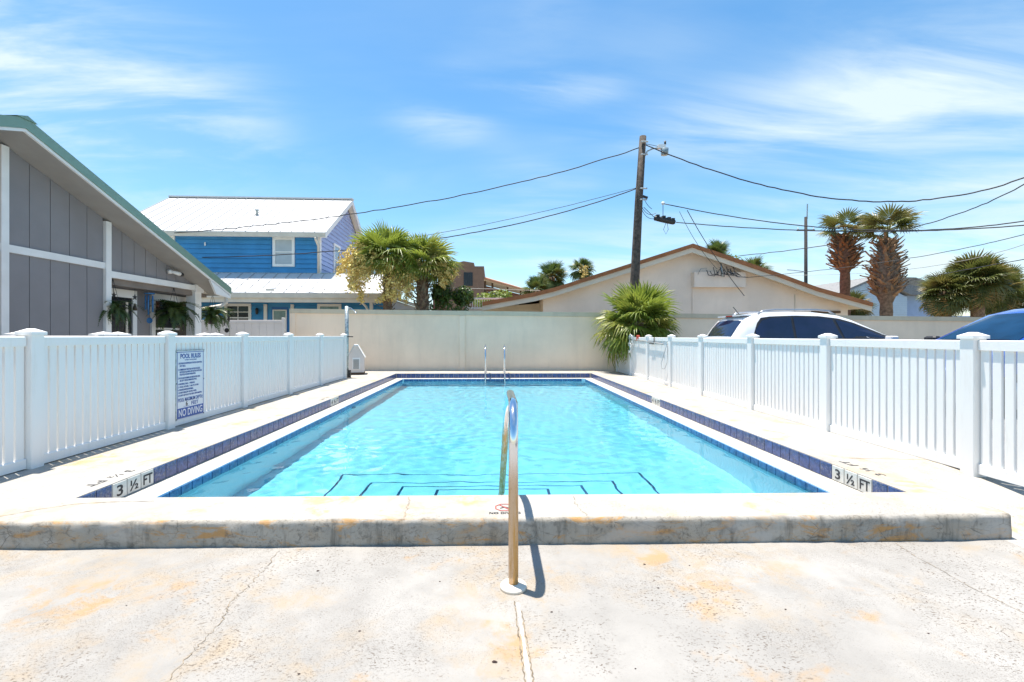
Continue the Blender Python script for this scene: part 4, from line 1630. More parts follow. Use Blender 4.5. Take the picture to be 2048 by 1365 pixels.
def flower_mesh(seed):
    r = random.Random(seed)
    m = MB()
    m.cur = 1
    axis = [Vector((0, .95 * t, .22 * math.sin(t * 2.2) - .55 * t * t)) for t in [i / 8 for i in range(9)]]
    m.tube(axis, [.014 * (1 - t / 9.5) for t in range(9)], 4)
    for i in range(26):
        t = .22 + .78 * i / 25
        k = min(7, int(t * 8))
        p = axis[k].lerp(axis[k + 1], t * 8 - k)
        L = .34 * (1.15 - t * .6) * r.uniform(.7, 1.2)
        a = r.uniform(0, 6.28)
        d = Vector((math.cos(a) * .8, .45, math.sin(a) * .6 - .35)).normalized()
        e = p + d * L + Vector((0, 0, -.12 * L))
        m.cur = 1
        m.tube([p, p.lerp(e, .5) + Vector((0, 0, .02)), e], .0035, 3, False)
        m.cur = 0
        for j in range(34):
            u = r.uniform(.1, 1.05)
            c = p.lerp(e, u) + Vector((r.gauss(0, .035), r.gauss(0, .035), r.gauss(-.02, .035)))
            s = r.uniform(.012, .028)
            v1 = Vector((r.uniform(-1, 1), r.uniform(-1, 1), r.uniform(-1, 1))).normalized() * s
            v2 = Vector((r.uniform(-1, 1), r.uniform(-1, 1), r.uniform(-1, 1))).normalized() * s
            m.add([c - v1, c + v2, c + v1 * 1.4, c - v2], [(0, 1, 2, 3)])
    return m.mesh('flower_spray', ['flower_cream', 'flower_stem'])


FLOWER = [flower_mesh(s) for s in (5, 6)]


def boot_mesh(mat, L=.27, w=.068):
    m = MB()
    m.add([(-w, 0, -.10), (w, 0, -.10), (w * .55, L * .55, L * .42), (-w * .55, L * .55, L * .42), (-w, -.05, -.08), (w, -.05, -.08), (w * .5, L * .5, L * .50), (-w * .5, L * .5, L * .50),
           (w * .36, L * .82, L * .86), (-w * .40, L * .74, L * .95)],
          [(0, 1, 2, 3), (5, 4, 7, 6), (0, 3, 7, 4), (1, 5, 6, 2), (3, 2, 8, 9), (6, 7, 9, 8), (2, 6, 8), (7, 3, 9)])
    return m.mesh('boot', mat)


BOOT = {k: boot_mesh(k) for k in ('boot_tan', 'boot_rust', 'boot_grey')}


def palm(label, loc, h, rt, crown, nf, key='green', group='palm trees beyond the wall', bark='palm_bark', boots=None, flowers=(), seed=1, emin=-.7, emax=1.45, lean=(0, 0), bulge=None, dead=0, topz=0.0, squash=1.0, vmax=3):
    r = random.Random(seed)
    o = empty('palm_tree', loc, label, 'palm tree', group)
    n = 14
    pts, rad = [], []
    for i in range(n + 1):
        t = i / n
        pts.append((lean[0] * t * t, lean[1] * t * t, h * t))
        rr = rt * (1.12 - .18 * t) * (1 + .05 * math.sin(i * 2.3))
        if bulge and bulge[0] <= h * t <= bulge[1]:
            u = (h * t - bulge[0]) / (bulge[1] - bulge[0])
            rr = bulge[2] * (.30 + .70 * math.sin(math.pi * min(1, max(0, u * .86 + .13))))
        rad.append(rr)
    MB().tube(pts, rad, 14).build('trunk', bark, o, True)

    def rad_at(z):
        t = min(1, max(0, z / h)) * n
        k = min(n - 1, int(t))
        return rad[k] + (rad[k + 1] - rad[k]) * (t - k)
    if boots:
        kind, z0, z1, cnt, sc_ = boots
        for i in range(cnt):
            z = z0 + (z1 - z0) * (i + .5) / cnt
            a = i * 2.39996 + r.uniform(-.25, .25)
            t = z / h
            q = rad_at(z) * .92
            inst('boot', BOOT[kind], o, (lean[0] * t * t + q * math.cos(a), lean[1] * t * t + q * math.sin(a), z),
                 (r.uniform(-.85, .05), r.uniform(-.3, .3), a - math.pi / 2 + r.uniform(-.55, .55)), [sc_ * r.uniform(.65, 1.25)] * 3)
    top = Vector((lean[0], lean[1], h + topz))
    if topz:
        MB().tube([(lean[0], lean[1], h - .05), (lean[0], lean[1], h + topz)], [rt * .45, rt * .25], 8).build('crownshaft', 'frond_olive', o, True)
    for i in range(nf):
        u = (i + .5) / nf
        e = emax + (emin - emax) * (u ** .85) + r.uniform(-.12, .12)
        a = i * 2.39996 + r.uniform(-.3, .3)
        vi = min(3, int(u * 4 + r.uniform(-.4, .6)))
        vi = min(vmax, max(0, vi))
        kk = 'dead' if i >= nf - dead else key
        s = crown / 1.6 * r.uniform(.85, 1.12)
        inst('frond', FR[kk][vi], o, top + Vector((0, 0, .12 * (1 - u) - .15)), (e, r.uniform(-.5, .5), a), (s, s, s * squash))
    for (a, e, s) in flowers:
        inst('flower_spray', FLOWER[int(a * 10) % 2], o, top + Vector((0, 0, .05)), (e, r.uniform(-.3, .3), a), (s * 1.15, s, s))
    return o


# azimuth: a frond's own +Y is turned by the angle, so pi points at the pool
palm('flowering palm with a dark scaly trunk and long drooping cream sprays beside the blue house', (-4.13, 18.0, -.2), 4.55, .17, 1.42, 34, seed=3, boots=('boot_grey', 1.7, 4.4, 90, .75), emin=-.30,
     vmax=2, flowers=[(1.9, .12, 1.7), (2.2, -.10, 1.6), (1.6, .05, 1.9), (1.5, -.3, 1.85), (2.0, -.4, 1.9), (1.8, -.65, 1.9), (2.4, -.35, 1.5), (4.3, -.55, 1.6), (4.5, -.8, 1.75), (4.1, -.85, 1.6), (4.7, -.95, 1.7), (3.9, -1.1, 1.7), (4.4, -.3, 1.4), (1.3, .0, 1.5)])
palm('flowering palm with a thick pale-booted trunk next to the dark green shrub', (-2.80, 18.3, -.2), 4.30, .24, 1.42, 34, seed=8, boots=('boot_grey', 1.5, 4.1, 84, .95), emin=-.30,
     vmax=2, flowers=[(4.3, .05, 1.2), (4.6, -.10, 1.25), (4.9, .10, 1.3), (4.1, -.3, 1.25), (5.1, -.1, 1.25), (4.5, -.4, 1.2), (2.6, -.2, 1.0)])
palm('bushy fan palm overhanging the end of the white fence', (4.90, 15.2, -.05), 1.75, .18, 1.42, 52, key='green', seed=21, emin=-.95, emax=1.5, dead=2)
palm('palm with a bare red-brown trunk under a shaggy ball of boots', (17.3, 22.0, -.2), 6.35, .21, 1.22, 14, bark='palm_bark_red', seed=31, boots=('boot_rust', 4.75, 6.35, 130, 1.35), vmax=1, emin=-.25, emax=1.2, bulge=(4.6, 6.3, .46), key='olive', group='tall palms beside the beige gable', topz=.35)
palm('palm with a long column of jagged tan boots down its trunk', (17.6, 20.0, -.2), 5.75, .22, 1.28, 15, seed=37, boots=('boot_tan', 3.25, 5.75, 165, 1.25), vmax=1, emin=.0, emax=1.2, bulge=(3.0, 5.7, .50), key='olive', group='tall palms beside the beige gable', topz=.45)
palm('short ragged palm squeezed between the two tall palm trunks', (19.0, 23.5, -.2), 3.0, .20, .85, 34, seed=41, emin=-1.1, key='olive', group='tall palms beside the beige gable')
palm('broad olive palm with a hanging skirt behind the blue car', (28.3, 26.0, -.2), 4.75, .30, 1.55, 90, seed=51, emin=-1.5, emax=1.5, key='olive', dead=5, group='palms beyond the blue car')
palm('olive palm crowding the left of the broad skirted palm', (26.9, 26.5, -.2), 4.05, .25, 1.35, 76, seed=53, emin=-1.5, key='olive', dead=4, group='palms beyond the blue car')
palm('olive palm crowding the right of the broad skirted palm', (30.4, 27.0, -.2), 4.2, .25, 1.4, 76, seed=57, emin=-1.5, key='olive', dead=4, group='palms beyond the blue car')
palm('slim palm standing apart beyond the skirted palms', (33.6, 29.0, -.2), 5.0, .22, 1.1, 26, seed=59, emin=-.9, key='olive', group='palms beyond the blue car')
palm('low palm hanging over the blue car roof beyond the wall', (32.6, 27.0, -.2), 3.4, .25, 1.3, 46, seed=60, emin=-1.3, key='olive', dead=2, group='palms beyond the blue car')
palm('round-headed palm showing above the low end of the beige roof', (3.9, 30, -.2), 5.3, .25, 1.2, 34, key='deep', seed=61, emin=-.9, group='palms behind the beige house')
palm('lower palm leaning against the brown motel balcony', (2.8, 28.5, -.2), 4.3, .25, 1.1, 34, key='deep', seed=63, emin=-.9, group='palms behind the beige house')
palm('small palm with a yellow flower spray against the sky', (6.3, 32, -.2), 6.2, .20, .95, 26, key='deep', seed=67, emin=-.7, flowers=[(3.1, -.2, 1.2)], group='palms behind the beige house')
palm('dark palm rising behind the peak of the beige roof', (13.1, 26.5, -.2), 6.2, .25, 1.0, 30, key='deep', seed=71, emin=-.8, group='palms behind the beige house')
palm('drooping palm behind the right slope of the beige roof', (15.0, 26, -.2), 5.0, .25, 1.15, 34, key='deep', seed=73, emin=-.9, group='palms behind the beige house')


def shrub(label, loc, lumps, mat, count, seed, name='shrub', leaf=.075, group=None):
    r = random.Random(seed)
    o = empty(name, loc, label, 'shrub', group)
    m = MB()
    for (cx, cy_, cz, sx, sy, sz) in lumps:
        for i in range(count):
            d = Vector((r.gauss(0, 1), r.gauss(0, 1), r.gauss(0, 1))).normalized()
            k = r.uniform(.55, 1.06) + .18 * noise.noise(d * 2.3 + Vector((cx, cy_, cz)))
            c = Vector((cx + d.x * sx * k, cy_ + d.y * sy * k, cz + d.z * sz * k))
            nrm = (d + Vector((r.uniform(-.8, .8), r.uniform(-.8, .8), r.uniform(-.3, 1.0)))).normalized()
            t = nrm.cross(Vector((r.uniform(-1, 1), r.uniform(-1, 1), .1))).normalized()
            b = nrm.cross(t)
            s = leaf * r.uniform(.6, 1.3)
            m.add([c - t * s, c + b * s * .5, c + t * s * 1.1, c - b * s * .5], [(0, 1, 2, 3)])
    m.build('foliage', mat, o)
    st = MB()
    for i in range(6):
        a = i * 1.05
        st.tube([(0.06 * math.cos(a), .06 * math.sin(a), 0), (.3 * math.cos(a), .25 * math.sin(a), lumps[0][2] * .6), (.55 * math.cos(a), .4 * math.sin(a), lumps[0][2])], [.03, .02, .01], 5)
    st.build('stem', 'palm_bark', o)
    return o


shrub('glossy dark green shrub between the booted palm and the white railing', (-1.75, 18.6, -.2), [(0, 0, 2.5, .85, .7, .75), (-.35, .1, 3.2, .45, .5, .45), (.55, 0, 3.05, .45, .5, .4), (.1, -.1, 1.6, .9, .7, .9)], 'shrub_leaf', 900, 5)
shrub('small pale green bush in front of the brown motel', (-.3, 38, -.2), [(0, 0, 4.2, 1.3, 1.0, .9), (1.0, 0, 4.5, 1.0, .9, .8), (0, 0, 2.2, 1.4, 1, 2.0)], 'frond_green', 500, 9, leaf=.16)
shrub('leafy yellow-green tree top behind the peak of the beige roof', (13.9, 27.5, -.2), [(0, 0, 5.6, 1.3, 1.0, .9), (-.6, 0, 6.3, .6, .6, .5), (.9, 0, 5.2, .9, .8, .7), (0, 0, 3, 1.2, 1, 2.2)], 'frond_green', 700, 13, leaf=.13)

# ------------------------------------------------------------------ brown motel far behind
bm = empty('brown_motel', (-.84, 45, -.25), 'brown stucco motel with a stepped parapet and covered balconies', 'motel')
MB().prism([(-3.9, 0, 0), (-.99, 0, 0), (-.99, 0, 8.70), (-2.0, 0, 8.86), (-3.9, 0, 8.45)], (0, 8, 0)).build('tower_wall', 'brown_stucco', bm)
MB().box(-.989, 0, .0, 8, 0, 8.36).build('stair_wall', 'brown_stucco', bm)
MB().box(-2.0, -1.12, -.04, -.001, 6.42, 7.74).build('window', 'dark_glass', bm)
MB().box(-1.98, -1.15, -.04, -.001, 4.7, 5.6).build('window', 'dark_glass', bm)
for x in (-1.74, -1.5, -1.3):
    MB().box(x - .02, x + .02, -.07, -.041, 6.43, 7.73).build('window_bar', 'black_plastic', bm)
wd = Vector((5.2, 12, 0)).normalized()
wn = Vector((wd.y, -wd.x, 0))


def wing(s0, s1, n0, n1, z0, z1, nm, mat):
    a = [wd * s + wn * n_ for s, n_ in ((s0, n0), (s1, n0), (s1, n1), (s0, n1))]
    m = MB()
    m.prism([(p.x, p.y, z0) for p in a], (0, 0, z1 - z0))
    return m.build(nm, mat, bm)


wing(.3, 16, -6, -1.6, 0, 6.9, 'wing_wall', 'brick_red')
wing(.02, 16, -1.59, .0, 4.55, 4.75, 'balcony_floor', 'cream_paint')
wing(.02, 16, -1.59, .0, 6.95, 7.15, 'balcony_ceiling', 'cream_paint')
a0, a1 = wd * .02, wd * 16
m = MB()
pr = [wn * .35 + Vector((0, 0, 7.16)), wn * -2.6 + Vector((0, 0, 8.15)), wn * -2.6 + Vector((0, 0, 7.9)), wn * .35 + Vector((0, 0, 6.96))]
m.prism([a0 + p for p in pr], a1 - a0)
m.build('wing_roof', 'terracotta', bm)
for s in (.4, 2.2, 6.5, 10.8, 15):
    wing(s, s + .16, -.16, 0, 0, 6.94, 'balcony_post', 'wood_brown')
for s, w_, mat in ((1.2, .5, 'window_glass'), (4.6, .9, 'window_glass'), (5.8, .5, 'window_glass'), (8.4, 1.0, 'dark_glass'), (11.5, 1.0, 'window_glass')):
    wing(s, s + w_, -1.598, -1.56, 5.2, 6.3, 'window', mat)
wing(2.4, 16, -.09, -.05, 5.5, 5.58, 'balcony_rail', 'wood_brown')
for i in range(26):
    s = 2.5 + i * .5
    wing(s, s + .05, -.088, -.052, 4.751, 5.499, 'baluster', 'wood_brown')

# white railing beside the beige house
wrl = empty('white_railing', (-1.2, 21, -.25), 'white balcony railing with thin balusters left of the beige roof', 'railing')
MB().box(-.06, .06, -.06, .06, 0, 3.28).build('post', 'white_paint', wrl)
MB().box(2.3, 2.42, -.06, .06, 0, 3.20).build('post', 'white_paint', wrl)
MB().box(.061, 2.299, -.04, .04, 3.16, 3.23).build('top_rail', 'white_paint', wrl)
MB().box(.061, 2.299, -.04, .04, 2.72, 2.79).build('bottom_rail', 'white_paint', wrl)
MB().box(.061, 2.299, -.04, 1.2, 2.5, 2.7).build('landing', 'cream_paint', wrl)
bal = MB().box(-.012, .012, -.012, .012, 0, .368).mesh('baluster', 'white_paint')
for i in range(19):
    inst('baluster', bal, wrl, (.17 + i * .112, 0, 2.791))

# ------------------------------------------------------------------ beige gabled house behind the wall
be = empty('beige_house', (8.32, 19, -.25), 'beige stucco house with a broad brown-edged gable behind the wall', 'house')
OX, OZ = 8.32, -.25
prof_l = [(8.32, 5.06), (5.2, 4.06), (2.55, 3.22), (1.75, 3.02), (-.42, 2.62)]
prof_r = [(8.32, 5.06), (11.9, 3.86), (13.6, 3.25), (15.92, 2.62)]


def lz(prof_, x):
    for (a, za), (b, zb) in zip(prof_, prof_[1:]):
        if min(a, b) <= x <= max(a, b):
            return za + (zb - za) * (x - a) / (b - a)
    return prof_[-1][1]


def bp(poly, ext, nm, mat):
    m = MB()
    m.prism([(x - OX, y - 19, z - OZ) for x, y, z in poly], ext)
    return m.build(nm, mat, be)


wp = [(2.15, 19.3, -.25), (15.3, 19.3, -.25), (15.3, 19.3, lz(prof_r, 15.3) - .1)] + [(x, 19.3, z - .1) for x, z in prof_r[1:3]][::-1] + [(8.32, 19.3, 4.96)] + [(x, 19.3, z - .1) for x, z in prof_l[1:3]] + [(2.15, 19.3, lz(prof_l, 2.15) - .1)]
bp(wp, (0, 9, 0), 'gable_wall', 'house_stucco')
for pr_ in (prof_l, prof_r):
    for (a, za), (b, zb) in zip(pr_, pr_[1:]):
        if b < a:
            a, za, b, zb = b, zb, a, za
        bp([(a, 18.72, za - .16), (b, 18.72, zb - .16), (b, 18.72, zb + .0), (a, 18.72, za + .0)], (0, 10, 0), 'roof_edge', 'brown_roof')
        bp([(a, 18.78, za - .36), (b, 18.78, zb - .36), (b, 18.78, zb - .161), (a, 18.78, za - .161)], (0, .06, 0), 'fascia', 'fascia_tan')
        bp([(a, 18.85, za - .23), (b, 18.85, zb - .23), (b, 18.85, zb - .17), (a, 18.85, za - .17)], (0, 9.7, 0), 'soffit', 'fascia_tan')
bp([(8.53, 19.25, -.2), (10.66, 19.25, -.2), (10.66, 19.25, 3.9), (8.53, 19.25, 3.9)], (0, .049, 0), 'chase_panel', 'house_stucco')
bp([(8.50, 19.0, 3.28), (10.69, 19.0, 3.28), (10.69, 19.0, 3.92), (8.50, 19.0, 3.92)], (0, .299, 0), 'vent_hood', 'house_stucco')
bp([(7.30, 19.28, 1.95), (7.68, 19.28, 1.95), (7.68, 19.28, 2.2), (7.30, 19.28, 2.2)], (0, .019, 0), 'window', 'window_glass')
bp([(7.22, 19.26, 1.88), (7.299, 19.26, 1.88), (7.299, 19.26, 2.26), (7.22, 19.26, 2.26)], (0, .039, 0), 'window_frame', 'white_paint')
bp([(7.681, 19.26, 1.88), (7.76, 19.26, 1.88), (7.76, 19.26, 2.26), (7.681, 19.26, 2.26)], (0, .039, 0), 'window_frame', 'white_paint')
bp([(13.9, 19.27, 1.7), (14.75, 19.27, 1.7), (14.75, 19.27, 2.2), (13.9, 19.27, 2.2)], (0, .029, 0), 'window', 'window_glass')
bp([(13.7, 19.25, 2.201), (14.95, 19.25, 2.201), (14.95, 19.25, 2.30), (13.7, 19.25, 2.30)], (0, .049, 0), 'lintel', 'wood_brown')
bp([(-.35, 20.6, -.25), (2.15, 20.6, -.25), (2.15, 20.6, 2.7), (-.35, 20.6, 2.5)], (0, 7, 0), 'carport_wall', 'cream_paint')
bp([(12.97, 19.27, -.2), (13.0, 19.27, -.2), (13.0, 19.27, 3.0), (12.97, 19.27, 3.0)], (0, .029, 0), 'control_joint', 'fascia_tan')
# service mast on the gable
sm = empty('service_mast', (9.5, 18.85, 3.7), 'tangle of service cables and a bracket on the beige gable', 'cables')
MB().tube([(.1, .1, .75), (.1, .05, .35), (.1, -.05, 0)], .03, 6).build('mast', 'galvanized', sm, True)
sr = random.Random(4)
for i in range(9):
    x0 = -.55 + i * .14
    MB().tube([(x0, 0, .32 + sr.uniform(-.1, .12)), (x0 + .05, -.05, .10 + sr.uniform(-.05, .05)), (x0 + .3, -.04, .02 + sr.uniform(-.05, .08)), (x0 + .45 - i * .05, .0, .26 + sr.uniform(-.1, .1))], .016, 5).build('cable', 'cable_rubber', sm, True)
MB().tube([(-.9, .05, .1), (-.8, .0, .32), (-.55, 0, .35)], .014, 5).build('cable', 'skimmer_grey', sm, True)
MB().tube([(.35, .0, .22), (.75, 0, .0), (1.2, 0, -.02)], .016, 5).build('cable', 'cable_rubber', sm, True)

# ------------------------------------------------------------------ pale blue house at the far right
pb = empty('pale_blue_house', (30, 35, -.25), 'pale blue sided house with a grey roof behind the tall palms', 'house')
m = MB()
m.prism([(-2.9, 0, 0), (2.45, 0, 0), (2.45, 0, 4.5), (-.1, 0, 5.9), (-2.9, 0, 4.75)], (0, 8, 0))
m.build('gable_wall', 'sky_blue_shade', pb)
for i in range(27):
    z = i * .175
    if z > 4.4:
        break
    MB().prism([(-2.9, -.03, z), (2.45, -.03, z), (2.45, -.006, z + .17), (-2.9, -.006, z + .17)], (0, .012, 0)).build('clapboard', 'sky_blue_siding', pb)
for i in range(8):
    z = 4.55 + i * .165
    hw = max(.05, (5.85 - z))
    MB().prism([(-.2 - hw * 2.2, -.03, z), (-.1 + hw * 1.85, -.03, z), (-.1 + hw * 1.85 - .25, -.006, z + .16), (-.2 - hw * 2.2 + .3, -.006, z + .16)], (0, .012, 0)).build('clapboard', 'sky_blue_siding', pb)
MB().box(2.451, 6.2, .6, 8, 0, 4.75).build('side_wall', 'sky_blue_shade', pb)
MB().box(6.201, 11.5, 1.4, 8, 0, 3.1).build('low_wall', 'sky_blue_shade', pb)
MB().prism([(-.3, -.3, 6.08), (2.9, -.3, 6.02), (7.0, .2, 4.72), (7.0, .2, 4.60), (2.5, -.3, 4.68)], (0, 4, .0)).build('roof', 'shingle_grey', pb)
MB().prism([(-3.3, -.35, 4.62), (-.1, -.35, 6.02), (-.1, -.35, 6.16), (-3.3, -.35, 4.76)], (0, 8.6, 0)).build('roof', 'shingle_grey', pb)
for (x0, x1, z0, z1, mt_) in ((6.7, 7.5, 0, 2.75, 'white_paint'), (8.25, 8.85, 0, 2.6, 'dark_glass'), (9.6, 9.75, 0, 3.0, 'white_paint')):
    MB().box(x0, x1, 1.35, 1.399, z0, z1).build('door_panel', mt_, pb)

# ------------------------------------------------------------------ utility poles and wires
up = empty('utility_pole', (5.27, 17.2, -.25), 'weathered leaning wooden utility pole behind the bushy fan palm', 'utility pole')
MB().tube([(0, 0, 0), (.14, 0, 3.6), (.29, 0, 6.6), (.45, 0, 9.06)], [.19, .17, .145, .125], 14).build('shaft', 'pole_wood', up, True)
MB().tube([(.52, 0, 8.32), (.62, 0, 8.50), (.82, 0, 8.60), (1.14, 0, 8.64)], .028, 8).build('lamp_arm', 'galvanized', up, True)
lh = MB().box(1.02, 1.30, -.07, .07, 8.60, 8.74).build('lamp_head', 'white_paint', up)
MB().lathe([(.13, 0), (.14, .10), (.15, .24)], (1.28, 0, 8.36), 14).build('lens', 'window_glass', lh, True)
MB().lathe([(.04, 0), (.04, .14)], (1.30, 0, 8.75), 8).build('photocell', 'black_plastic', lh, True)
for z in (6.60, 7.02, 8.30, 8.78):
    MB().tube([(.16 + z * .018, -.2, z), (.42 + z * .018, -.2, z)], .03, 6).build('bolt', 'galvanized', up)
MB().tube([(.44, -.02, 6.78), (.62, -.02, 6.72)], .05, 8).build('insulator', 'black_plastic', up)
for (a, b, c) in (((.42, 0, 6.9), (.55, 0, 6.45), (.80, 0, 6.3)), ((.40, 0, 6.4), (.62, 0, 5.95), (.95, 0, 6.15)), ((.38, 0, 6.35), (.60, 0, 5.75), (1.1, 0, 6.0)), ((.46, 0, 8.8), (.75, 0, 8.75), (1.05, 0, 8.68))):
    MB().tube(bez(a, b, c, 8), .010, 4).build('jumper_cable', 'cable_rubber', up)
sp = empty('splice_box', (6.55, 17.2, 5.62), 'lumpy black cable splice case slung beside the utility pole', 'splice case')
spts = [(-.40, 0, .09), (-.38, 0, .088), (-.15, 0, .04), (.10, 0, -.01), (.35, 0, -.06), (.40, 0, -.07)]
MB().tube(spts, [.05, .09, .10, .105, .10, .07], 10).build('case', 'black_plastic', sp, True)
for x, z in ((-.28, .18), (-.05, .14), (.15, .09), (.3, .05)):
    MB().box(x - .06, x + .06, -.10, .10, z - .05, z + .02).build('clamp', 'black_plastic', sp)
MB().tube([(.05, 0, -.1), (-.04, 0, -.35), (.05, 0, -.52), (.14, 0, -.35), (.1, 0, -.1)], .008, 4).build('drip_loop', 'cable_rubber', sp)
MB().tube([(-.38, 0, .1), (-.8, 0, .5)], .012, 5).build('strand', 'cable_rubber', sp)
MB().tube([(-.06, 0, .15), (-.06, 0, .60)], .012, 5).build('strand', 'cable_rubber', sp)
MB().lathe([(.04, 0), (.07, .05), (.05, .10)], (-.06, 0, .60), 8).build('insulator', 'white_paint', sp, True)

u2 = empty('utility_pole', (31.4, 45, -.25), 'slim distant utility pole with a short crossarm left of the tall palms', 'utility pole')
MB().tube([(0, 0, 0), (0, 0, 13.4)], [.19, .14], 10).build('shaft', 'pole_far', u2, True)
MB().tube([(.12, 0, 13.2), (.16, 0, 14.7)], .06, 6).build('top_pin', 'galvanized', u2)
MB().box(-.9, .9, -.06, .06, 12.0, 12.14).build('crossarm', 'pole_wood', u2)
for x in (-.8, .8):
    MB().lathe([(.05, 0), (.07, .1), (.04, .2)], (x, 0, 12.141), 8).build('insulator', 'white_paint', u2)
MB().tube([(0, 0, 7.9), (-1.2, 0, 8.05), (-1.9, 0, 8.1)], .05, 6).build('lamp_arm', 'galvanized', u2)


def wire(pts, r, label, mat='cable_rubber', wob=.012):
    a, b, c = (Vector(p) for p in pts)
    P = []
    q = random.Random(int(abs(a.x) * 100 + abs(c.z) * 10))
    N = 56
    for i in range(N + 1):
        t = i / N
        p = a * (2 * (t - .5) * (t - 1)) + b * (-4 * t * (t - 1)) + c * (2 * t * (t - .5))
        p = p + Vector((0, 0, q.uniform(-wob, wob) if 0 < i < N else 0))
        P.append(p)
    m = MB().tube(P, r, 5)
    o = m.build('overhead_wire', mat, None, True)
    return setp(o, label, 'wire', 'overhead wires')


wire([(5.62, 17.2, 8.40), (-3.36, 18.6, 6.56), (-15.2, 20.62, 5.75)], .020, 'upper black wire from the pole top to the white-roofed blue house', wob=.02)
wire([(5.55, 17.2, 6.86), (-2.53, 18.5, 5.12), (-13.44, 20.9, 4.78)], .020, 'lower black wire crossing the flowering palms to the blue house', wob=.008)
wire([(5.55, 17.2, 6.88), (-.5, 18.1, 5.62), (-6.0, 19.0, 4.95)], .010, 'thin wire running just above the lower palm-crossing wire', wob=.004)
wire([(5.8, 17.2, 8.5), (11.8, 15, 5.78), (15.07, 12, 5.77)], .022, 'thick black wire sagging above the tall palms from the lamp', wob=.014)
wire([(6.49, 17.2, 6.26), (11.97, 15, 4.79), (15.07, 12, 4.44)], .018, 'upper of two close black wires leaving the splice case', wob=.005)
wire([(6.99, 17.2, 5.55), (11.97, 15, 4.72), (15.07, 12, 4.27)], .018, 'lower of two close black wires leaving the splice case', wob=.005)
wire([(14.8, 30, 6.4), (21.2, 23.5, 6.7), (20.09, 16, 7.3)], .024, 'black wire rising past the palm heads from behind the beige roof', wob=.02)
wire([(7.4, 17.15, 6.0), (8.88, 18.1, 4.5), (10.6, 18.95, 2.91)], .014, 'steep service drop wire running down the beige gable', wob=.004)
wire([(7.1, 17.15, 5.95), (8.2, 18.0, 4.85), (9.35, 18.75, 4.0)], .009, 'thinner service drop wire ending at the cable tangle', wob=.004)
wire([(10.7, 18.9, 3.68), (14.59, 16, 3.95), (15.07, 12, 4.16)], .011, 'wire from the beige gable bracket past the booted trunks', wob=.006)
wire([(18.31, 32, 5.6), (22.79, 25, 4.9), (22.6, 18, 5.33)], .014, 'faint wire slanting up behind the booted trunks', 'skimmer_grey', wob=.006)
wire([(23.6, 30, 3.98), (21.31, 22, 4.1), (18.83, 15, 3.95)], .016, 'low black wire crossing the skirted palm', wob=.006)
wire([(-1.9, 18.9, 3.21), (0.3, 19, 3.17), (2.0, 18.9, 3.1)], .010, 'pale wire stretched above the dark shrub and white railing', 'skimmer_grey', wob=.002)


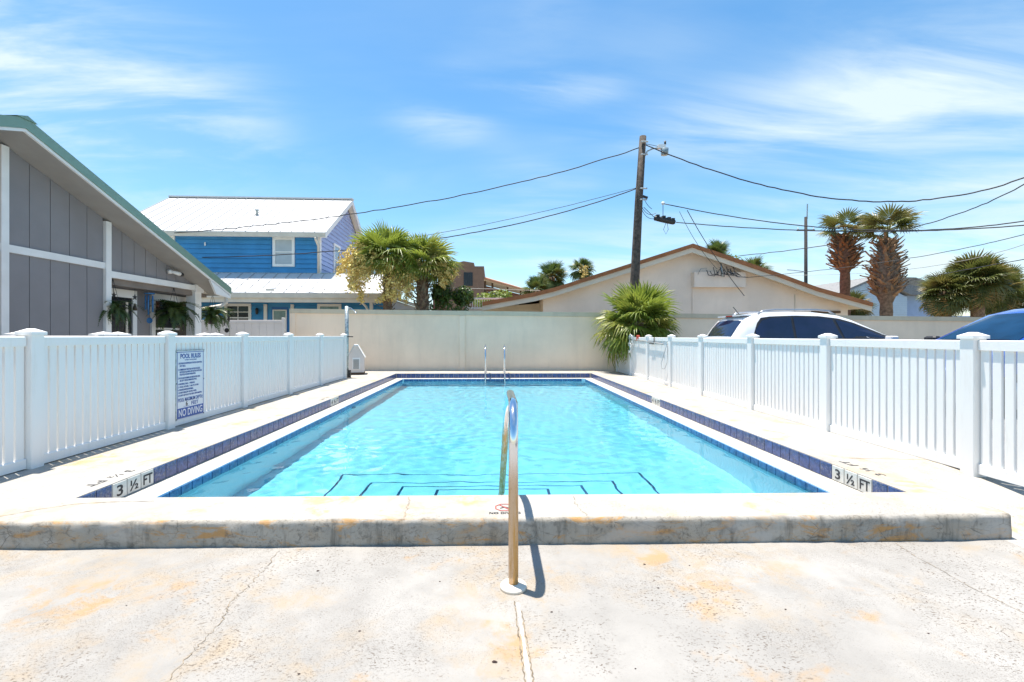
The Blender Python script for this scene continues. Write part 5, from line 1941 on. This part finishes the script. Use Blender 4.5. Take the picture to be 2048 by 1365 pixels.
# ------------------------------------------------------------------ parked cars
def car(name, label, loc, rz, paint, glass, L, W, green, lower, side_windows, extras):
    """x runs from tail to nose; green: greenhouse stations (x, roof z, half width at roof); lower: (x, z bottom, z belt, half width)"""
    o = empty(name, loc, label, 'car', rz=rz)
    m = MB()
    NPR = 7
    for (x, zb, zt_, hw) in lower:
        h = zt_ - zb
        pr_ = [(hw * .80, zb), (hw * .97, zb + h * .12), (hw, zb + h * .45), (hw * .985, zb + h * .80), (hw * .94, zt_ - .02), (hw * .86, zt_), (hw * .4, zt_ + .018)]
        for s in (1, -1):
            for (y, z) in (pr_ if s > 0 else pr_[::-1]):
                m.v.append((x, s * y, z))
    K = 2 * NPR
    for i in range(len(lower) - 1):
        for j in range(K):
            j2 = (j + 1) % K
            m.f.append((i * K + j, i * K + j2, (i + 1) * K + j2, (i + 1) * K + j))
    m.f.append(tuple(range(K)))
    m.f.append(tuple((len(lower) - 1) * K + j for j in range(K - 1, -1, -1)))
    m.mi = [0] * len(m.f)
    body = m.build('body', paint, o, True)
    body.modifiers.new('subsurf', 'SUBSURF').render_levels = 2
    belt = lambda x: max(z for z in [lower[0][2]] + [a[2] + (b[2] - a[2]) * (x - a[0]) / (b[0] - a[0]) for a, b in zip(lower, lower[1:]) if a[0] <= x <= b[0]])
    hwb = lambda x: [a[3] + (b[3] - a[3]) * (x - a[0]) / (b[0] - a[0]) for a, b in zip(lower, lower[1:]) if a[0] <= x <= b[0]][0] * .90

    def groof(x):
        for a, b in zip(green, green[1:]):
            if a[0] <= x <= b[0]:
                t = (x - a[0]) / (b[0] - a[0])
                return a[1] + (b[1] - a[1]) * t, a[2] + (b[2] - a[2]) * t
        return green[-1][1], green[-1][2]

    m = MB()
    xs_ = [a[0] for a in green]
    for x, zr, hr_ in green:
        zb = belt(x) - .03
        hb = hwb(x)
        tk = max(.0, zr - zb)
        pr_ = [(hb, zb), (hb + (hr_ - hb) * .5, zb + tk * .43), (hr_, zb + tk * .86), (hr_ * .93, zb + tk * .955), (hr_ * .70, zb + tk * .992), (hr_ * .3, zb + tk * 1.01)]
        for s in (1, -1):
            for (y, z) in (pr_ if s > 0 else pr_[::-1]):
                m.v.append((x, s * y, z))
    K = 12
    for i in range(len(green) - 1):
        for j in range(K - 1):
            m.f.append((i * K + j, i * K + j + 1, (i + 1) * K + j + 1, (i + 1) * K + j))
    m.mi = [0] * len(m.f)
    m.build('roof', paint, o, True)

    def side_y(x, z):
        zr, hr_ = groof(x)
        zb = belt(x) - .03
        hb = hwb(x)
        t = min(1, max(0, (z - zb) / max(.05, (zr - zb) * .86)))
        return hb + (hr_ - hb) * t
    xa, xb, zlo = extras['trim']
    for s in (1, -1):
        m = MB()
        NS = 30
        for i in range(NS + 1):
            x = xa + (xb - xa) * i / NS
            zr, hr_ = groof(x)
            zb = belt(x) - .03
            zhi = max(zlo + .01, min(zb + (zr - zb) * .845, zlo + (x - xa) * 2.2 + .14))
            for u in (0, .5, 1):
                z = zlo + (zhi - zlo) * u
                m.v.append((x, s * (side_y(x, z) + .006), z))
        for i in range(NS):
            for j in (0, 1):
                q = (3 * i + j, 3 * i + j + 1, 3 * i + j + 4, 3 * i + j + 3)
                m.f.append(q if s > 0 else q[::-1])
        m.mi = [0] * len(m.f)
        m.build('window_trim', 'black_plastic', o, True)
    for poly in side_windows:
        for s in (1, -1):
            m = MB()
            n = len(poly)
            cx = sum(p[0] for p in poly) / n
            cz = sum(p[1] for p in poly) / n
            m.v = [(x, s * (side_y(x, z) + .013), z) for x, z in poly] + [(cx, s * (side_y(cx, cz) + .018), cz)]
            m.f = [(i, (i + 1) % n, n) if s < 0 else ((i + 1) % n, i, n) for i in range(n)]
            m.mi = [0] * n
            m.build('side_window', glass, o)
    # windscreen and rear window follow the sloping ends of the greenhouse
    for (xa, xb, nm, k_) in extras['screens']:
        m = MB()
        N = 8
        for i in range(N + 1):
            t = i / N
            x = xa + (xb - xa) * t
            zr, hr_ = groof(x)
            zb = belt(x) - .03
            tk = zr - zb
            w = hr_ * k_
            sgn = 1 if xb > xa else -1
            for j in range(9):
                u = -1 + 2 * j / 8
                zc_ = zb + tk * (1.01 - .03 * u * u) if abs(u) < .8 else zb + tk * (.99 - .06 * (abs(u) - .8) / .2)
                m.v.append((x + (.014 if nm == 'windscreen' else -.014), w * u, zc_ + .010))
        for i in range(N):
            for j in range(8):
                q = (i * 9 + j, i * 9 + j + 1, (i + 1) * 9 + j + 1, (i + 1) * 9 + j)
                m.f.append(q if nm == 'windscreen' else q[::-1])
        m.mi = [0] * len(m.f)
        m.build(nm, glass, o, True)
    for x in extras['wheels']:
        for s in (1, -1):
            w = bpy.data.objects.new('wheel', None)
            COL.objects.link(w)
            w.parent = o
            w.location = (x, s * (W / 2 - .12), .35)
            w.rotation_euler = (R(90), 0, 0)
            MB().lathe([(.22, -.11), (.32, -.11), (.35, -.07), (.35, .07), (.32, .11), (.22, .11)], (0, 0, 0), 22).build('tyre', 'tyre_rubber', w, True)
            MB().lathe([(.05, -.125), (.20, -.122), (.22, -.10), (.22, .10), (.20, .122), (.05, .125)], (0, 0, 0), 14).build('rim', 'alloy', w, True)
    return o


suv = car('parked_car', 'white estate-style SUV with roof rails and dark windows behind the fence', (5.62, 11.45, -.05), 0, 'car_white', 'car_glass_dark', 4.95, 1.9,
          [(.10, 1.22, .72), (.28, 1.50, .72), (.44, 1.70, .70), (.62, 1.78, .69), (1.0, 1.845, .69), (1.6, 1.87, .69), (2.2, 1.855, .68), (2.7, 1.79, .66), (3.05, 1.68, .65), (3.5, 1.47, .68), (3.98, 1.22, .74)],
          [(0, .45, .95, .78), (.06, .35, 1.10, .88), (.5, .28, 1.18, .95), (1.6, .26, 1.18, .96), (3.0, .26, 1.17, .96), (3.9, .28, 1.16, .94), (4.5, .30, 1.02, .90), (4.85, .36, .85, .82), (4.95, .45, .70, .72)],
          [[(.62, 1.26), (.60, 1.40), (.80, 1.64), (1.02, 1.70), (1.50, 1.72), (1.50, 1.22), (.80, 1.22)], [(1.56, 1.22), (1.56, 1.72), (2.2, 1.71), (2.52, 1.67), (2.66, 1.22)], [(2.72, 1.22), (2.60, 1.66), (2.95, 1.58), (3.4, 1.40), (3.78, 1.22)]],
          {'screens': [(3.10, 3.92, 'windscreen', .90), (.40, .13, 'rear_window', .84)], 'wheels': (.95, 3.85), 'trim': (.57, 3.82, 1.20)})
for s in (1, -1):
    pts = [(.78, s * .60, 1.80), (.90, s * .60, 1.875), (1.2, s * .60, 1.905), (2.2, s * .58, 1.905), (2.52, s * .57, 1.88), (2.66, s * .56, 1.80)]
    MB().tube(pts, .022, 8).build('roof_rail', 'rail_silver', suv, True)
MB().tube([(.62, -.1, 1.79), (.44, -.1, 2.0)], .010, 6).build('antenna', 'black_plastic', suv)
MB().box(.40, .72, -.60, .60, 1.755, 1.785).build('spoiler', 'car_white', suv)
MB().box(.38, .399, -.14, .14, 1.757, 1.782).build('brake_light', 'tail_lamp', suv)
for s in (1, -1):
    MB().bevbox(3.62, 3.80, s * 1.0 - .1, s * 1.0 + .1, 1.13, 1.27, .02).build('wing_mirror', 'car_white', suv)
    MB().box(.04, .12, s * .80 - .07, s * .80 + .07, .90, 1.15).build('tail_light', 'tail_lamp', suv)

blu = car('parked_car', 'bright blue crossover car facing the fence with a broad windscreen', (11.75, 7.72, -.05), R(180), 'car_blue', 'car_glass_blue', 4.7, 1.86,
          [(.08, 1.15, .70), (.30, 1.45, .70), (.55, 1.66, .68), (1.1, 1.775, .68), (1.7, 1.80, .68), (2.15, 1.765, .68), (2.45, 1.69, .68), (2.9, 1.47, .70), (3.42, 1.18, .76)],
          [(0, .45, .92, .76), (.06, .35, 1.08, .86), (.5, .28, 1.14, .93), (1.6, .26, 1.14, .94), (2.8, .26, 1.13, .94), (3.4, .28, 1.10, .92), (4.1, .30, .98, .88), (4.6, .36, .82, .80), (4.72, .45, .68, .70)],
          [[(.55, 1.20), (.62, 1.42), (.90, 1.58), (1.50, 1.64), (1.50, 1.18)], [(1.56, 1.18), (1.56, 1.64), (2.2, 1.58), (2.7, 1.36), (3.0, 1.18)]],
          {'screens': [(2.52, 3.38, 'windscreen', .86), (.55, .12, 'rear_window', .84)], 'wheels': (.9, 3.7), 'trim': (.50, 3.04, 1.16)})
for s in (1, -1):
    MB().bevbox(3.02, 3.20, s * 1.04 - .12, s * 1.04 + .12, 1.12, 1.27, .03).build('wing_mirror', 'black_plastic', blu)
MB().box(2.45, 2.53, -.10, .10, 1.50, 1.56).build('mirror', 'black_plastic', blu)
for x, y0, y1 in ((3.38, -.6, -.05), (3.40, .0, .62)):
    MB().tube([(x, y0, 1.19), (x - .10, (y0 + y1) / 2, 1.235), (x - .05, y1, 1.215)], .010, 5).build('wiper', 'black_plastic', blu)
